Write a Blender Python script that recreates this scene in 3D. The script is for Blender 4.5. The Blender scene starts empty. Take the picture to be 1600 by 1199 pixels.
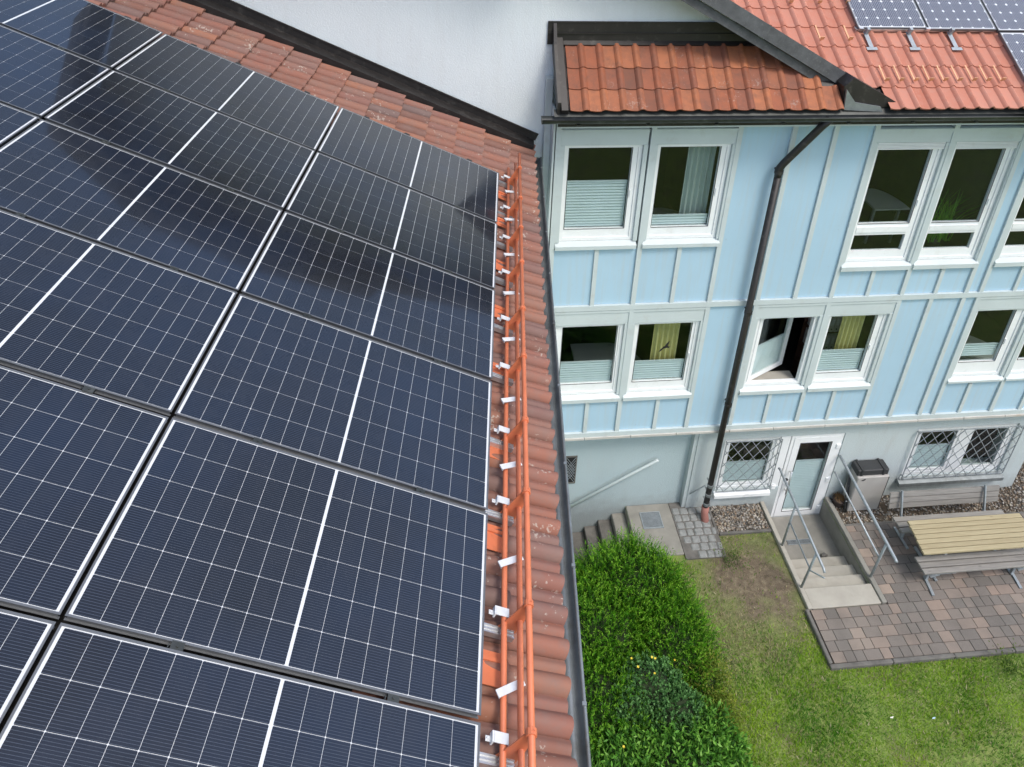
import bpy, math, random
import numpy as np
from mathutils import Matrix, Vector

# ------------------------------------------------------------------ camera, sky, sun, exposure
SC = bpy.context.scene
COL = SC.collection
cam_d = bpy.data.cameras.new('camera')
cam = bpy.data.objects.new('camera', cam_d)
COL.objects.link(cam)
SC.camera = cam
cam_d.sensor_width = 36.0
cam_d.lens = 1163.44 / 1600 * 36
cam_d.shift_x = -21.82 / 1600
cam_d.shift_y = -299.45 / 1600
cam_d.clip_start = 0.05
cam_d.clip_end = 1000
cam.matrix_world = Matrix(((0.99402208, 0.01810997, -0.10766677, -0.630082),
                           (-0.10344071, 0.47171890, -0.87566049, -8.791329),
                           (0.03493027, 0.88156299, 0.47077231, 11.447125),
                           (0, 0, 0, 1)))
SUN_EL, SUN_AZ = math.radians(58), math.radians(142)      # azimuth clockwise from +Y
world = bpy.data.worlds.new('World')
SC.world = world
world.use_nodes = True
wn = world.node_tree
sky = wn.nodes.new('ShaderNodeTexSky')
sky.sky_type = 'NISHITA'
sky.sun_disc = False
sky.sun_elevation = SUN_EL
sky.sun_rotation = SUN_AZ
sky.air_density = 1.0
sky.dust_density = 3.2
sky.ozone_density = 1.0
wn.links.new(sky.outputs[0], wn.nodes['Background'].inputs[0])
wn.nodes['Background'].inputs[1].default_value = 0.15
sun_d = bpy.data.lights.new('sun', 'SUN')
sun_d.energy = 1.15
sun_d.angle = math.radians(14)
sun_d.color = (1.0, 0.96, 0.91)
sun = bpy.data.objects.new('sun', sun_d)
COL.objects.link(sun)
sdir = Vector((math.sin(SUN_AZ) * math.cos(SUN_EL), math.cos(SUN_AZ) * math.cos(SUN_EL), math.sin(SUN_EL)))
sun.rotation_euler = sdir.to_track_quat('Z', 'Y').to_euler()
SC.view_settings.view_transform = 'Standard'
SC.view_settings.look = 'None'
SC.view_settings.exposure = 0.68
SC.view_settings.gamma = 1.0
SC.cycles.max_bounces = 8
SC.cycles.transparent_max_bounces = 12
SC.cycles.caustics_reflective = False
SC.cycles.caustics_refractive = False

rnd = random.Random(7)
rng = np.random.default_rng(5)

# ------------------------------------------------------------------ materials
class NT:
    def __init__(s, name):
        s.m = bpy.data.materials.new(name)
        s.m.use_nodes = True
        s.t = s.m.node_tree
        s.b = s.t.nodes['Principled BSDF']
        s.out = s.t.nodes['Material Output']
    def n(s, typ, **kw):
        nd = s.t.nodes.new('ShaderNode' + typ)
        for k, v in kw.items():
            setattr(nd, k, v)
        return nd
    def l(s, a, b):
        s.t.links.new(a, b)
    def coord(s, which='Object', scale=None):
        tc = s.n('TexCoord')
        o = tc.outputs[which]
        if scale:
            mp = s.n('Mapping')
            mp.inputs['Scale'].default_value = scale
            s.l(o, mp.inputs[0])
            o = mp.outputs[0]
        return o
    def geo(s):
        return s.n('NewGeometry').outputs['Position']
    def noise(s, vec, scale, detail=4, rough=.6):
        nz = s.n('TexNoise')
        nz.inputs['Scale'].default_value = scale
        nz.inputs['Detail'].default_value = detail
        nz.inputs['Roughness'].default_value = rough
        s.l(vec, nz.inputs['Vector'])
        return nz.outputs['Fac']
    def ramp(s, fac, stops):
        r = s.n('ValToRGB')
        e = r.color_ramp.elements
        while len(e) < len(stops):
            e.new(.5)
        for i, (p, c) in enumerate(stops):
            e[i].position = p
            e[i].color = (*c, 1) if len(c) == 3 else c
        s.l(fac, r.inputs[0])
        return r.outputs[0]
    def mix(s, fac, a, b, mode='MIX'):
        m = s.n('MixRGB', blend_type=mode)
        for i, v in zip((0, 1, 2), (fac, a, b)):
            if isinstance(v, (int, float)):
                m.inputs[i].default_value = v
            elif isinstance(v, tuple):
                m.inputs[i].default_value = (*v, 1)
            else:
                s.l(v, m.inputs[i])
        return m.outputs[0]
    def math(s, op, a, b=None):
        m = s.n('Math', operation=op)
        for i, v in enumerate((a, b)):
            if v is None:
                continue
            if isinstance(v, (int, float)):
                m.inputs[i].default_value = v
            else:
                s.l(v, m.inputs[i])
        return m.outputs[0]
    def color(s, v):
        if isinstance(v, tuple):
            s.b.inputs['Base Color'].default_value = (*v, 1)
        else:
            s.l(v, s.b.inputs['Base Color'])
    def set(s, **kw):
        for k, v in kw.items():
            s.b.inputs[k.replace('_', ' ')].default_value = v
    def bump(s, h, strength=.3, dist=.01):
        b = s.n('Bump')
        b.inputs['Strength'].default_value = strength
        b.inputs['Distance'].default_value = dist
        s.l(h, b.inputs['Height'])
        s.l(b.outputs[0], s.b.inputs['Normal'])
    def rand(s):
        return s.n('ObjectInfo').outputs['Random']

M = {}
def plain(name, col, rough=.6, metal=0., var=.12, scale=3., bump=None, spec=.5, dirt=None):
    k = NT(name)
    g = k.geo()
    nz = k.noise(g, scale, 5)
    c = k.ramp(nz, [(.3, tuple(x * (1 - var) for x in col)), (.7, tuple(min(1, x * (1 + var)) for x in col))])
    if dirt:
        d = k.noise(g, dirt[1], 6, .7)
        f = k.ramp(d, [(.55, (0, 0, 0)), (.72, (1, 1, 1))])
        c = k.mix(k.math('MULTIPLY', f, dirt[2]), c, dirt[0])
    k.color(c)
    k.set(Roughness=rough, Metallic=metal, Specular_IOR_Level=spec)
    if bump:
        k.bump(k.noise(g, bump[0], 3), bump[1], bump[2])
    M[name] = k.m
    return k.m

def stucco(name, col, dirtcol, amt):
    k = NT(name)
    g = k.geo()
    a = k.noise(g, 1.3, 5, .6)
    c = k.ramp(a, [(.3, tuple(x * .95 for x in col)), (.7, col)])
    mp = k.n('Mapping')
    mp.inputs['Scale'].default_value = (3, 3, .5)
    k.l(g, mp.inputs[0])
    st = k.ramp(k.noise(mp.outputs[0], 2.2, 6, .7), [(.5, (0, 0, 0)), (.8, (1, 1, 1))])
    c = k.mix(k.math('MULTIPLY', st, amt), c, dirtcol)
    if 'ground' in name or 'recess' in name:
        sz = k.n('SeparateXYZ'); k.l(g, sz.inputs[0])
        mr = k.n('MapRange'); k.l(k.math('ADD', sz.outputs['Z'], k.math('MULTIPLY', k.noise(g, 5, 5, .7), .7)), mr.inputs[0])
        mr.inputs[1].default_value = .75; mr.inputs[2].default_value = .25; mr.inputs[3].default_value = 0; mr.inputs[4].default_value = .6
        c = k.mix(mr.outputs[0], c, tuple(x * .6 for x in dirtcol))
    k.color(c)
    k.set(Roughness=.9)
    v = k.noise(g, 55, 4, .65)
    k.bump(v, .55, .012)
    M[name] = k.m
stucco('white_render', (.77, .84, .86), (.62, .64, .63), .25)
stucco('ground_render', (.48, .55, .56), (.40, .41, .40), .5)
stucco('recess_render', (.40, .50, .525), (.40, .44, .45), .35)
plain('blue_panel', (.40, .58, .71), .42, var=.05, scale=.8, dirt=((.46, .54, .58), 1.4, .4))
def streaky(name, col, dirt, amt, rough):
    k = NT(name); g = k.geo()
    c = k.ramp(k.noise(g, .8, 4), [(.3, tuple(x * .95 for x in col)), (.7, tuple(x * 1.04 for x in col))])
    mp = k.n('Mapping'); mp.inputs['Scale'].default_value = (9, 9, .5); k.l(g, mp.inputs[0])
    st = k.ramp(k.noise(mp.outputs[0], 1.6, 6, .65), [(.48, (0, 0, 0)), (.78, (1, 1, 1))])
    c = k.mix(k.math('MULTIPLY', st, amt), c, dirt)
    sp = k.ramp(k.noise(g, 22, 3, .6), [(.70, (0, 0, 0)), (.76, (1, 1, 1))])
    c = k.mix(k.math('MULTIPLY', sp, amt * .8), c, tuple(x * .7 for x in dirt))
    c = k.mix(k.math('MULTIPLY', k.rand(), .16), c, tuple(x * .86 for x in col))
    k.color(c); k.set(Roughness=rough)
    k.bump(k.noise(g, 3, 3), .05, .02)
    M[name] = k.m
streaky('blue_panel', (.40, .58, .71), (.44, .51, .54), .65, .45)
plain('pale_trim', (.52, .59, .60), .5, var=.05, scale=2, dirt=((.42, .43, .40), 3.5, .45))
plain('pvc_white', (.80, .83, .84), .35, var=.03, scale=3, dirt=((.58, .58, .55), 5, .4))
plain('ledge_stone', (.47, .46, .43), .85, var=.12, scale=4, dirt=((.45, .30, .15), 2.1, .6), bump=(60, .3, .004))
plain('dark_metal', (.018, .016, .015), .5, var=.3, scale=5, dirt=((.10, .095, .085), 9, .5))
plain('gutter_dark', (.045, .05, .047), .38, metal=.3, var=.3, scale=4, dirt=((.14, .15, .14), 6, .5))
plain('zinc', (.25, .28, .29), .5, metal=.55, var=.25, scale=5, dirt=((.12, .11, .09), 3, .6))
plain('galv', (.32, .36, .385), .45, metal=.35, var=.15, scale=12)
plain('aluminium', (.62, .64, .65), .35, metal=.8, var=.1, scale=20)
plain('panel_frame', (.15, .16, .17), .42, metal=.4, var=.08, scale=10)
plain('backsheet', (.62, .65, .67), .3, var=.03, scale=6)
plain('orange_paint', (.60, .175, .08), .45, var=.1, scale=6, dirt=((.40, .13, .06), 11, .4))
plain('white_steel', (.72, .74, .74), .4, metal=.2, var=.06, scale=15)
plain('concrete', (.23, .225, .20), .9, var=.16, scale=4, dirt=((.16, .15, .13), 2.5, .55), bump=(70, .4, .006))
plain('concrete_pale', (.36, .345, .30), .9, var=.1, scale=4, dirt=((.25, .24, .2), 3.5, .4), bump=(70, .3, .004))
plain('concrete_dark', (.13, .125, .115), .95, var=.3, scale=6, dirt=((.08, .09, .07), 3, .6), bump=(50, .5, .008))
plain('granite', (.22, .23, .225), .85, var=.2, scale=18, bump=(60, .5, .006))
plain('soil', (.085, .065, .045), .95, var=.4, scale=14, bump=(40, .8, .02))
plain('black_plastic', (.03, .032, .034), .6, var=.2)
plain('cabinet_grey', (.36, .35, .33), .6, var=.06, scale=4)
plain('terracotta_pipe', (.27, .12, .10), .8, var=.2)
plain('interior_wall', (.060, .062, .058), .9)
plain('interior_dark', (.05, .05, .05), .9)
plain('desk_grey', (.42, .44, .44), .6, var=.03)
plain('grey_curtain', (.42, .48, .47), .9, var=.06)
plain('yellow_curtain', (.60, .54, .24), .9, var=.08, scale=10)
plain('binder_white', (.72, .70, .64), .6, var=.04)
plain('binder_label', (.9, .9, .88), .6, var=.02)
plain('black_hole', (.01, .01, .01), .9)
plain('shelf_brown', (.10, .05, .03), .7)
plain('blind_cloth', (.58, .65, .69), .85, var=.05)
plain('copper', (.62, .36, .20), .45, metal=.3, var=.2)
plain('bark', (.06, .045, .03), .95)
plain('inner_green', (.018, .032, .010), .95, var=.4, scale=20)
plain('flower_yellow', (.80, .62, .05), .6)
plain('dry_plant', (.20, .12, .05), .9, var=.4, scale=30)
plain('pot_dark', (.05, .035, .03), .7)
plain('weathered_barge', (.085, .09, .095), .75, var=.3, scale=7, dirt=((.26, .26, .24), 30, .35))

def tile_mat(name, stops, speck, moss):
    k = NT(name)
    g = k.geo()
    base = k.ramp(k.rand(), stops)
    nz = k.noise(g, 9, 6, .7)
    c = k.mix(k.ramp(nz, [(.42, (0, 0, 0)), (.80, (.75, .75, .75))]), base, moss)
    sp = k.ramp(k.mix(.5, k.noise(g, 38, 3, .6), k.noise(g, 4, 3, .6)), [(.60, (0, 0, 0)), (.64, (1, 1, 1))])
    c = k.mix(k.math('MULTIPLY', sp, speck), c, (.48, .44, .38))
    k.color(c)
    k.set(Roughness=.72, Specular_IOR_Level=.35)
    k.bump(k.noise(g, 60, 4), .25, .004)
    M[name] = k.m
tile_mat('tile_old', [(0, (.17, .085, .065)), (.2, (.27, .115, .078)), (.4, (.205, .115, .095)), (.6, (.29, .128, .08)), (.8, (.24, .105, .078)), (1, (.15, .10, .09))], .6, (.19, .135, .115))
tile_mat('tile_pent', [(0, (.17, .066, .040)), (.25, (.30, .095, .045)), (.5, (.22, .08, .048)), (.75, (.38, .135, .06)), (.90, (.27, .10, .055)), (.93, (.50, .115, .03))], .25, (.11, .06, .045))
tile_mat('tile_red', [(0, (.40, .145, .092)), (.4, (.46, .19, .13)), (.7, (.42, .165, .11)), (1, (.50, .22, .155))], .12, (.42, .22, .17))

# photovoltaic cell, fine conductor lines along x
k = NT('cell_dark')
oc = k.coord('Object')
sx = k.n('SeparateXYZ'); k.l(oc, sx.inputs[0])
fr = k.math('FRACT', k.math('MULTIPLY', sx.outputs['Y'], 1 / .0125))
line = k.math('LESS_THAN', fr, .16)
g = k.geo()
tint = k.ramp(k.noise(g, .9, 3), [(.35, (.0050, .0048, .0052)), (.65, (.006, .012, .027))])  # soft brown-to-blue drift: reflected sky tint painted into the cell colour
tint = k.mix(k.math('MULTIPLY', k.rand(), .5), tint, (.009, .011, .018))
c_ = k.mix(line, tint, (.048, .058, .076))
dust = k.ramp(k.noise(g, 6, 6, .75), [(.45, (0, 0, 0)), (.85, (.05, .05, .05))])
k.color(k.mix(dust, c_, (.16, .155, .15)))
spot = k.ramp(k.noise(g, 60, 2, .5), [(.76, (0, 0, 0)), (.80, (1, 1, 1))])
rg = k.n('MapRange'); k.l(k.noise(g, 2.5, 5, .7), rg.inputs[0]); rg.inputs[3].default_value = .035; rg.inputs[4].default_value = .11
k.l(rg.outputs[0], k.b.inputs['Coat Roughness'])
k.set(Roughness=.35, Specular_IOR_Level=.12, Coat_Weight=1.0, Coat_IOR=1.68)
M['cell_dark'] = k.m
k = NT('cell_busbar')
oc = k.coord('Object')
sx = k.n('SeparateXYZ'); k.l(oc, sx.inputs[0])
line = k.math('LESS_THAN', k.math('FRACT', k.math('MULTIPLY', k.math('ADD', sx.outputs['X'], .0135), 1 / .027)), .13)
k.color(k.mix(line, (.045, .055, .085), (.5, .52, .55)))
k.set(Roughness=.35, Coat_Weight=1.0, Coat_Roughness=.1)
M['cell_busbar'] = k.m

# window glass: clear pane with mirror-like surface
k = NT('window_glass')
tr = k.n('BsdfTransparent'); tr.inputs[0].default_value = (.90, .94, .93, 1)
gl = k.n('BsdfGlossy'); gl.inputs['Roughness'].default_value = .01
lw = k.n('LayerWeight'); lw.inputs[0].default_value = .5
fz_ = k.math('ADD', k.math('MULTIPLY', k.math('POWER', lw.outputs['Facing'], 4.), .75), .035)
mx = k.n('MixShader')
k.l(fz_, mx.inputs[0]); k.l(tr.outputs[0], mx.inputs[1]); k.l(gl.outputs[0], mx.inputs[2])
k.l(mx.outputs[0], k.out.inputs[0])
M['window_glass'] = k.m

def wood(name, c0, c1, rough=.8):
    k = NT(name)
    g = k.geo()
    mp = k.n('Mapping'); mp.inputs['Scale'].default_value = (1.2, 18, 18)
    k.l(g, mp.inputs[0])
    f = k.noise(mp.outputs[0], 2.5, 6, .65)
    c = k.ramp(f, [(.25, c0), (.75, c1)])
    kn = k.n('TexVoronoi'); kn.inputs['Scale'].default_value = 2.3
    mp2 = k.n('Mapping'); mp2.inputs['Scale'].default_value = (1, 3, 3)
    k.l(g, mp2.inputs[0]); k.l(mp2.outputs[0], kn.inputs['Vector'])
    knot = k.ramp(kn.outputs['Distance'], [(.04, (1, 1, 1)), (.10, (0, 0, 0))])
    c = k.mix(k.math('MULTIPLY', knot, .55), c, tuple(x * .45 for x in c0))
    c = k.mix(.22, c, k.ramp(k.rand(), [(0, tuple(x * .7 for x in c0)), (1, c1)]))
    k.color(c); k.set(Roughness=rough); k.bump(f, .25, .004)
    M[name] = k.m
wood('wood_grey', (.16, .155, .145), (.33, .32, .295))
wood('wood_pale', (.29, .24, .135), (.43, .375, .24))

k = NT('paver_mix')
g = k.geo()
c = k.ramp(k.rand(), [(0, (.115, .107, .098)), (.3, (.17, .148, .13)), (.55, (.14, .13, .118)), (.75, (.25, .192, .155)), (.9, (.18, .158, .138)), (1, (.34, .265, .21))])
c = k.mix(k.ramp(k.noise(g, 130, 3, .7), [(.45, (0, 0, 0)), (.75, (.55, .55, .55))]), c, (.28, .25, .22))
c = k.mix(k.ramp(k.noise(g, 1.8, 5), [(.45, (0, 0, 0)), (.8, (.6, .6, .6))]), c, (.085, .080, .072))
k.color(c); k.set(Roughness=.9); k.bump(k.noise(g, 120, 3), .4, .004)
M['paver_mix'] = k.m

def attr_mat(name, rough=.7, trans=0.):
    k = NT(name)
    a = k.n('Attribute', attribute_name='Col')
    k.color(a.outputs['Color'])
    k.set(Roughness=rough, Specular_IOR_Level=.3)
    if trans:
        tl = k.n('BsdfTranslucent'); k.l(a.outputs['Color'], tl.inputs[0])
        mx = k.n('MixShader'); mx.inputs[0].default_value = trans
        k.l(k.b.outputs[0], mx.inputs[1]); k.l(tl.outputs[0], mx.inputs[2]); k.l(mx.outputs[0], k.out.inputs[0])
    M[name] = k.m
attr_mat('leaf', .5, .3)
attr_mat('pebble', .85)

# ------------------------------------------------------------------ mesh helpers
class MB:
    def __init__(s):
        s.v = []; s.f = []
    def add(s, vs, fs):
        o = len(s.v)
        s.v += [tuple(p) for p in vs]
        s.f += [tuple(i + o for i in f) for f in fs]
        return s
    def box(s, x0, x1, y0, y1, z0, z1):
        vs = [(x, y, z) for z in (z0, z1) for y in (y0, y1) for x in (x0, x1)]
        return s.add(vs, [(0, 2, 3, 1), (4, 5, 7, 6), (0, 1, 5, 4), (2, 6, 7, 3), (0, 4, 6, 2), (1, 3, 7, 5)])
    def bbox(s, x0, x1, y0, y1, z0, z1, b):
        """box whose top and vertical edges are chamfered by b"""
        def ring(d, z):
            return [(x0 + d + c, y0 + d, z) if 0 else p for p in
                    [(x0 + d + b, y0 + d, z), (x1 - d - b, y0 + d, z), (x1 - d, y0 + d + b, z), (x1 - d, y1 - d - b, z),
                     (x1 - d - b, y1 - d, z), (x0 + d + b, y1 - d, z), (x0 + d, y1 - d - b, z), (x0 + d, y0 + d + b, z)]]
        vs = ring(0, z0) + ring(0, z1 - b) + ring(b, z1)
        fs = [(i, (i + 1) % 8, 8 + (i + 1) % 8, 8 + i) for i in range(8)] + [(8 + i, 8 + (i + 1) % 8, 16 + (i + 1) % 8, 16 + i) for i in range(8)]
        fs += [tuple(range(16, 24)), tuple(reversed(range(8)))]
        return s.add(vs, fs)
    def prism(s, poly, ext):
        n = len(poly); e = Vector(ext)
        vs = [Vector(p) for p in poly] + [Vector(p) + e for p in poly]
        fs = [tuple(range(n))[::-1], tuple(range(n, 2 * n))] + [(i, (i + 1) % n, n + (i + 1) % n, n + i) for i in range(n)]
        return s.add(vs, fs)
    def beam(s, p0, p1, w, h, up=(0, 0, 1)):
        p0 = Vector(p0); p1 = Vector(p1); d = (p1 - p0).normalized(); up = Vector(up)
        a = d.cross(up)
        if a.length < 1e-4:
            a = d.cross(Vector((1, 0, 0)))
        a.normalize(); b = a.cross(d).normalized()
        vs = []
        for p in (p0, p1):
            for i, j in ((-1, -1), (1, -1), (1, 1), (-1, 1)):
                vs.append(p + a * (w / 2 * i) + b * (h / 2 * j))
        return s.add(vs, [(3, 2, 1, 0), (4, 5, 6, 7), (0, 1, 5, 4), (1, 2, 6, 5), (2, 3, 7, 6), (3, 0, 4, 7)])
    def tube(s, path, r, n=10, caps=True):
        pts = [Vector(p) for p in path]
        rs = r if isinstance(r, (list, tuple)) else [r] * len(pts)
        o = len(s.v); ref = None
        for i, p in enumerate(pts):
            d = (pts[min(i + 1, len(pts) - 1)] - pts[max(i - 1, 0)]).normalized()
            if ref is None:
                ref = d.cross(Vector((0, 0, 1)))
                if ref.length < 1e-3:
                    ref = d.cross(Vector((1, 0, 0)))
            a = (ref - d * ref.dot(d)).normalized(); b = d.cross(a); ref = a
            for j in range(n):
                t = 2 * math.pi * j / n
                s.v.append(tuple(p + (a * math.cos(t) + b * math.sin(t)) * rs[i]))
        for i in range(len(pts) - 1):
            for j in range(n):
                k0 = o + i * n + j; k1 = o + i * n + (j + 1) % n
                s.f.append((k0, k1, k1 + n, k0 + n))
        if caps:
            s.f.append(tuple(o + j for j in range(n))[::-1])
            s.f.append(tuple(o + (len(pts) - 1) * n + j for j in range(n)))
        return s
    def ring_frame(s, x0, x1, z0, z1, w, y0, y1):
        """rectangular frame in the xz plane, butted bars"""
        s.box(x0, x0 + w, y0, y1, z0, z1); s.box(x1 - w, x1, y0, y1, z0, z1)
        s.box(x0 + w, x1 - w, y0, y1, z0, z0 + w); s.box(x0 + w, x1 - w, y0, y1, z1 - w, z1)
        return s
    def mesh(s, name, mat, smooth=False):
        me = bpy.data.meshes.new(name)
        me.from_pydata(s.v, [], s.f)
        if smooth:
            me.polygons.foreach_set('use_smooth', [True] * len(me.polygons))
        me.materials.append(M[mat])
        me.update()
        return me

WM = {}
def put(name, me, parent=None, mat=None):
    o = bpy.data.objects.new(name, me)
    COL.objects.link(o)
    m = mat if mat is not None else Matrix.Identity(4)
    if parent is not None:
        o.parent = parent
        o.matrix_parent_inverse = WM[parent.name].inverted()
    o.matrix_basis = m
    WM[o.name] = m.copy()
    return o
def part(name, mb, mat, parent, smooth=False):
    return put(name, mb.mesh(name, mat, smooth), parent)
def tag(o, label=None, cat=None, group=None, kind=None):
    if label: o['label'] = label
    if cat: o['category'] = cat
    if group: o['group'] = group
    if kind: o['kind'] = kind
    return o
def thing(name, label, cat, loc=(0, 0, 0), group=None):
    o = put(name, None, None, Matrix.Translation(loc))
    o.empty_display_size = .1
    return tag(o, label, cat, group)
def autosmooth(me, ang=40):
    me.polygons.foreach_set('use_smooth', [True] * len(me.polygons))
    try:
        me.set_sharp_from_angle(angle=math.radians(ang))
    except Exception:
        pass
    return me

def np_mesh(name, verts, tris, mat, cols=None, smooth=False):
    me = bpy.data.meshes.new(name)
    nv, nf = len(verts), len(tris)
    k = tris.shape[1]
    me.vertices.add(nv); me.vertices.foreach_set('co', verts.astype(np.float32).ravel())
    me.loops.add(nf * k); me.loops.foreach_set('vertex_index', tris.astype(np.int32).ravel())
    me.polygons.add(nf); me.polygons.foreach_set('loop_start', np.arange(0, nf * k, k, dtype=np.int32))
    me.polygons.foreach_set('loop_total', np.full(nf, k, dtype=np.int32))
    if smooth:
        me.polygons.foreach_set('use_smooth', np.ones(nf, dtype=bool))
    if cols is not None:
        at = me.color_attributes.new('Col', 'FLOAT_COLOR', 'POINT')
        at.data.foreach_set('color', np.concatenate([cols, np.ones((nv, 1))], 1).astype(np.float32).ravel())
    me.materials.append(M[mat])
    me.update()
    return me

def fbm(x, y, s=1., seed=0):
    r = np.random.default_rng(seed); out = np.zeros_like(x, dtype=float); amp = 1.; f = s
    for _ in range(5):
        for _ in range(3):
            a = r.uniform(0, 2 * np.pi); ph = r.uniform(0, 6.28)
            out += amp * np.sin((x * np.cos(a) + y * np.sin(a)) * f * r.uniform(.7, 1.3) + ph) / 3
        amp *= .6; f *= 1.9
    return out

# ------------------------------------------------------------------ roof frame of the building on the left
RO = Vector((.000256, -1.116045, 7.579459))
RU = Vector((-.91293847, .07964175, .40025061))      # up the slope
RW = Vector((.08690665, .99621646, 0))               # along the eave, away from the camera
RN = Vector((.39873624, -.03478444, .91640572))
RF = Matrix(((-RU.x, RW.x, RN.x, RO.x), (-RU.y, RW.y, RN.y, RO.y), (-RU.z, RW.z, RN.z, RO.z), (0, 0, 0, 1)))
def rp(a, b, h):                                     # a up the slope, b towards the camera, h above the panels
    return RO + RU * a - RW * b + RN * h
WALLB = -1.50                                        # where the white wall meets this roof

# ================================================================== THE SETTING
# lawn sheet with openings for the two sunken stairs
def ground():
    xs = [-80, -6, .3, 1.2, 2.54, 5.13, 6.30, 12, 80]
    ys = [-80, -12, -1.59, -.85, .25, .34, 6, 80]
    mb = MB(); idx = {}
    def vid(i, j):
        if (i, j) not in idx:
            idx[i, j] = len(mb.v); mb.v.append((xs[i], ys[j], 0))
        return idx[i, j]
    for i in range(len(xs) - 1):
        for j in range(len(ys) - 1):
            cx, cy = (xs[i] + xs[i + 1]) / 2, (ys[j] + ys[j + 1]) / 2
            if 1.2 < cx < 2.54 and -.85 < cy < .25: continue
            if 5.13 < cx < 6.30 and -1.59 < cy < .25: continue
            mb.f.append((vid(i, j), vid(i + 1, j), vid(i + 1, j + 1), vid(i, j + 1)))
    k = NT('lawn_ground')
    g = k.geo()
    gr = k.ramp(k.noise(g, 5, 6, .7), [(.25, (.08, .14, .02)), (.5, (.15, .22, .045)), (.75, (.27, .29, .095))])
    so = k.ramp(k.noise(g, 9, 6, .75), [(.3, (.07, .05, .035)), (.55, (.15, .12, .08)), (.8, (.30, .26, .17))])
    vm = k.n('VectorMath', operation='DISTANCE'); k.l(g, vm.inputs[0]); vm.inputs[1].default_value = (4.35, -1.35, 0)
    d = k.math('ADD', vm.outputs['Value'], k.math('MULTIPLY', k.noise(g, 2.2, 5), 1.6))
    near = k.ramp(d, [(.0, (1, 1, 1)), (1., (0, 0, 0))])
    nd = k.n('MapRange'); k.l(d, nd.inputs[0]); nd.inputs[1].default_value = 1.2; nd.inputs[2].default_value = 2.3; nd.inputs[3].default_value = 1; nd.inputs[4].default_value = 0
    patch = k.ramp(k.noise(g, 1.6, 5, .7), [(.52, (0, 0, 0)), (.68, (.8, .8, .8))])
    f = k.mix(1, nd.outputs[0], patch, 'LIGHTEN')
    k.color(k.mix(f, gr, so)); k.set(Roughness=.95); k.bump(k.noise(g, 45, 4), .7, .02)
    M['lawn_ground'] = k.m
    tag(part('lawn', mb, 'lawn_ground', None), 'green lawn with brown bare patches beside the paving', kind='structure')
ground()

def bare(x, y):
    d = np.hypot(x - 4.35, (y + 1.35)) + fbm(x, y, 2.2, 3) * .35
    f = np.clip((1.55 - d) / .9, 0, 1)
    p = np.clip(fbm(x, y, 1.5, 9) * 1.2 - .55, 0, 1) * .75
    return np.clip(np.maximum(f, p), 0, 1)

def grass():
    n = 210000
    x = rng.uniform(.9, 9.2, n); y = rng.uniform(-5.2, -.40, n)
    keep = np.ones(n, bool)
    keep &= ~((x > 4.98) & (y > -2.87))
    keep &= ~((x > 4.05) & (y > -.47))
    keep &= ~((x < 4.09) & (x > 3.2) & (y > -.95))
    keep &= ~((x < 3.3) & (y > -.9))
    keep &= rng.uniform(0, 1, n) > bare(x, y) * .93
    x = x[keep]; y = y[keep]; n = len(x)
    litter = rng.uniform(0, 1, n) < .004
    h = rng.uniform(.018, .058, n) * (1.1 + .35 * fbm(x, y, 2.5, 4)); h = np.clip(h, .02, .12)
    a = rng.uniform(0, 2 * np.pi, n); lean = rng.uniform(.2, .8, n) * h
    w = np.where(litter, rng.uniform(.008, .016, n), rng.uniform(.003, .0065, n)); lean = np.where(litter, .05, lean)
    b0 = np.stack([x - np.sin(a) * w, y + np.cos(a) * w, np.full(n, -.002)], 1)
    b1 = np.stack([x + np.sin(a) * w, y - np.cos(a) * w, np.full(n, -.002)], 1)
    tp = np.stack([x + np.cos(a) * lean, y + np.sin(a) * lean, h], 1)
    v = np.stack([b0, b1, tp], 1).reshape(-1, 3)
    f = np.arange(n * 3).reshape(-1, 3)
    t = np.clip(.5 + .5 * fbm(x, y, 3.2, 6) + rng.normal(0, .26, n), 0, 1)[:, None]
    c = (1 - t) * np.array([.045, .19, .008]) + t * np.array([.31, .48, .03])
    straw = np.clip(1.1 - np.hypot((x - 3.85) / .75, (y + 2.25) / 1.0), 0, 1)
    dry = (rng.uniform(0, 1, n) < .10 + .35 * bare(x, y) + .6 * straw * (fbm(x, y, 3, 8) > -.3))[:, None]
    c = np.where(dry, np.array([.45, .40, .23]) * rng.uniform(.6, 1.1, (n, 1)), c)
    c = np.where(litter[:, None], np.array([.42, .38, .24]), c)
    o = put('grass', np_mesh('grass', v, f, 'leaf', np.repeat(c, 3, 0)))
    tag(o, 'short green grass blades growing over the lawn', 'grass', kind='stuff')
grass()

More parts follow.
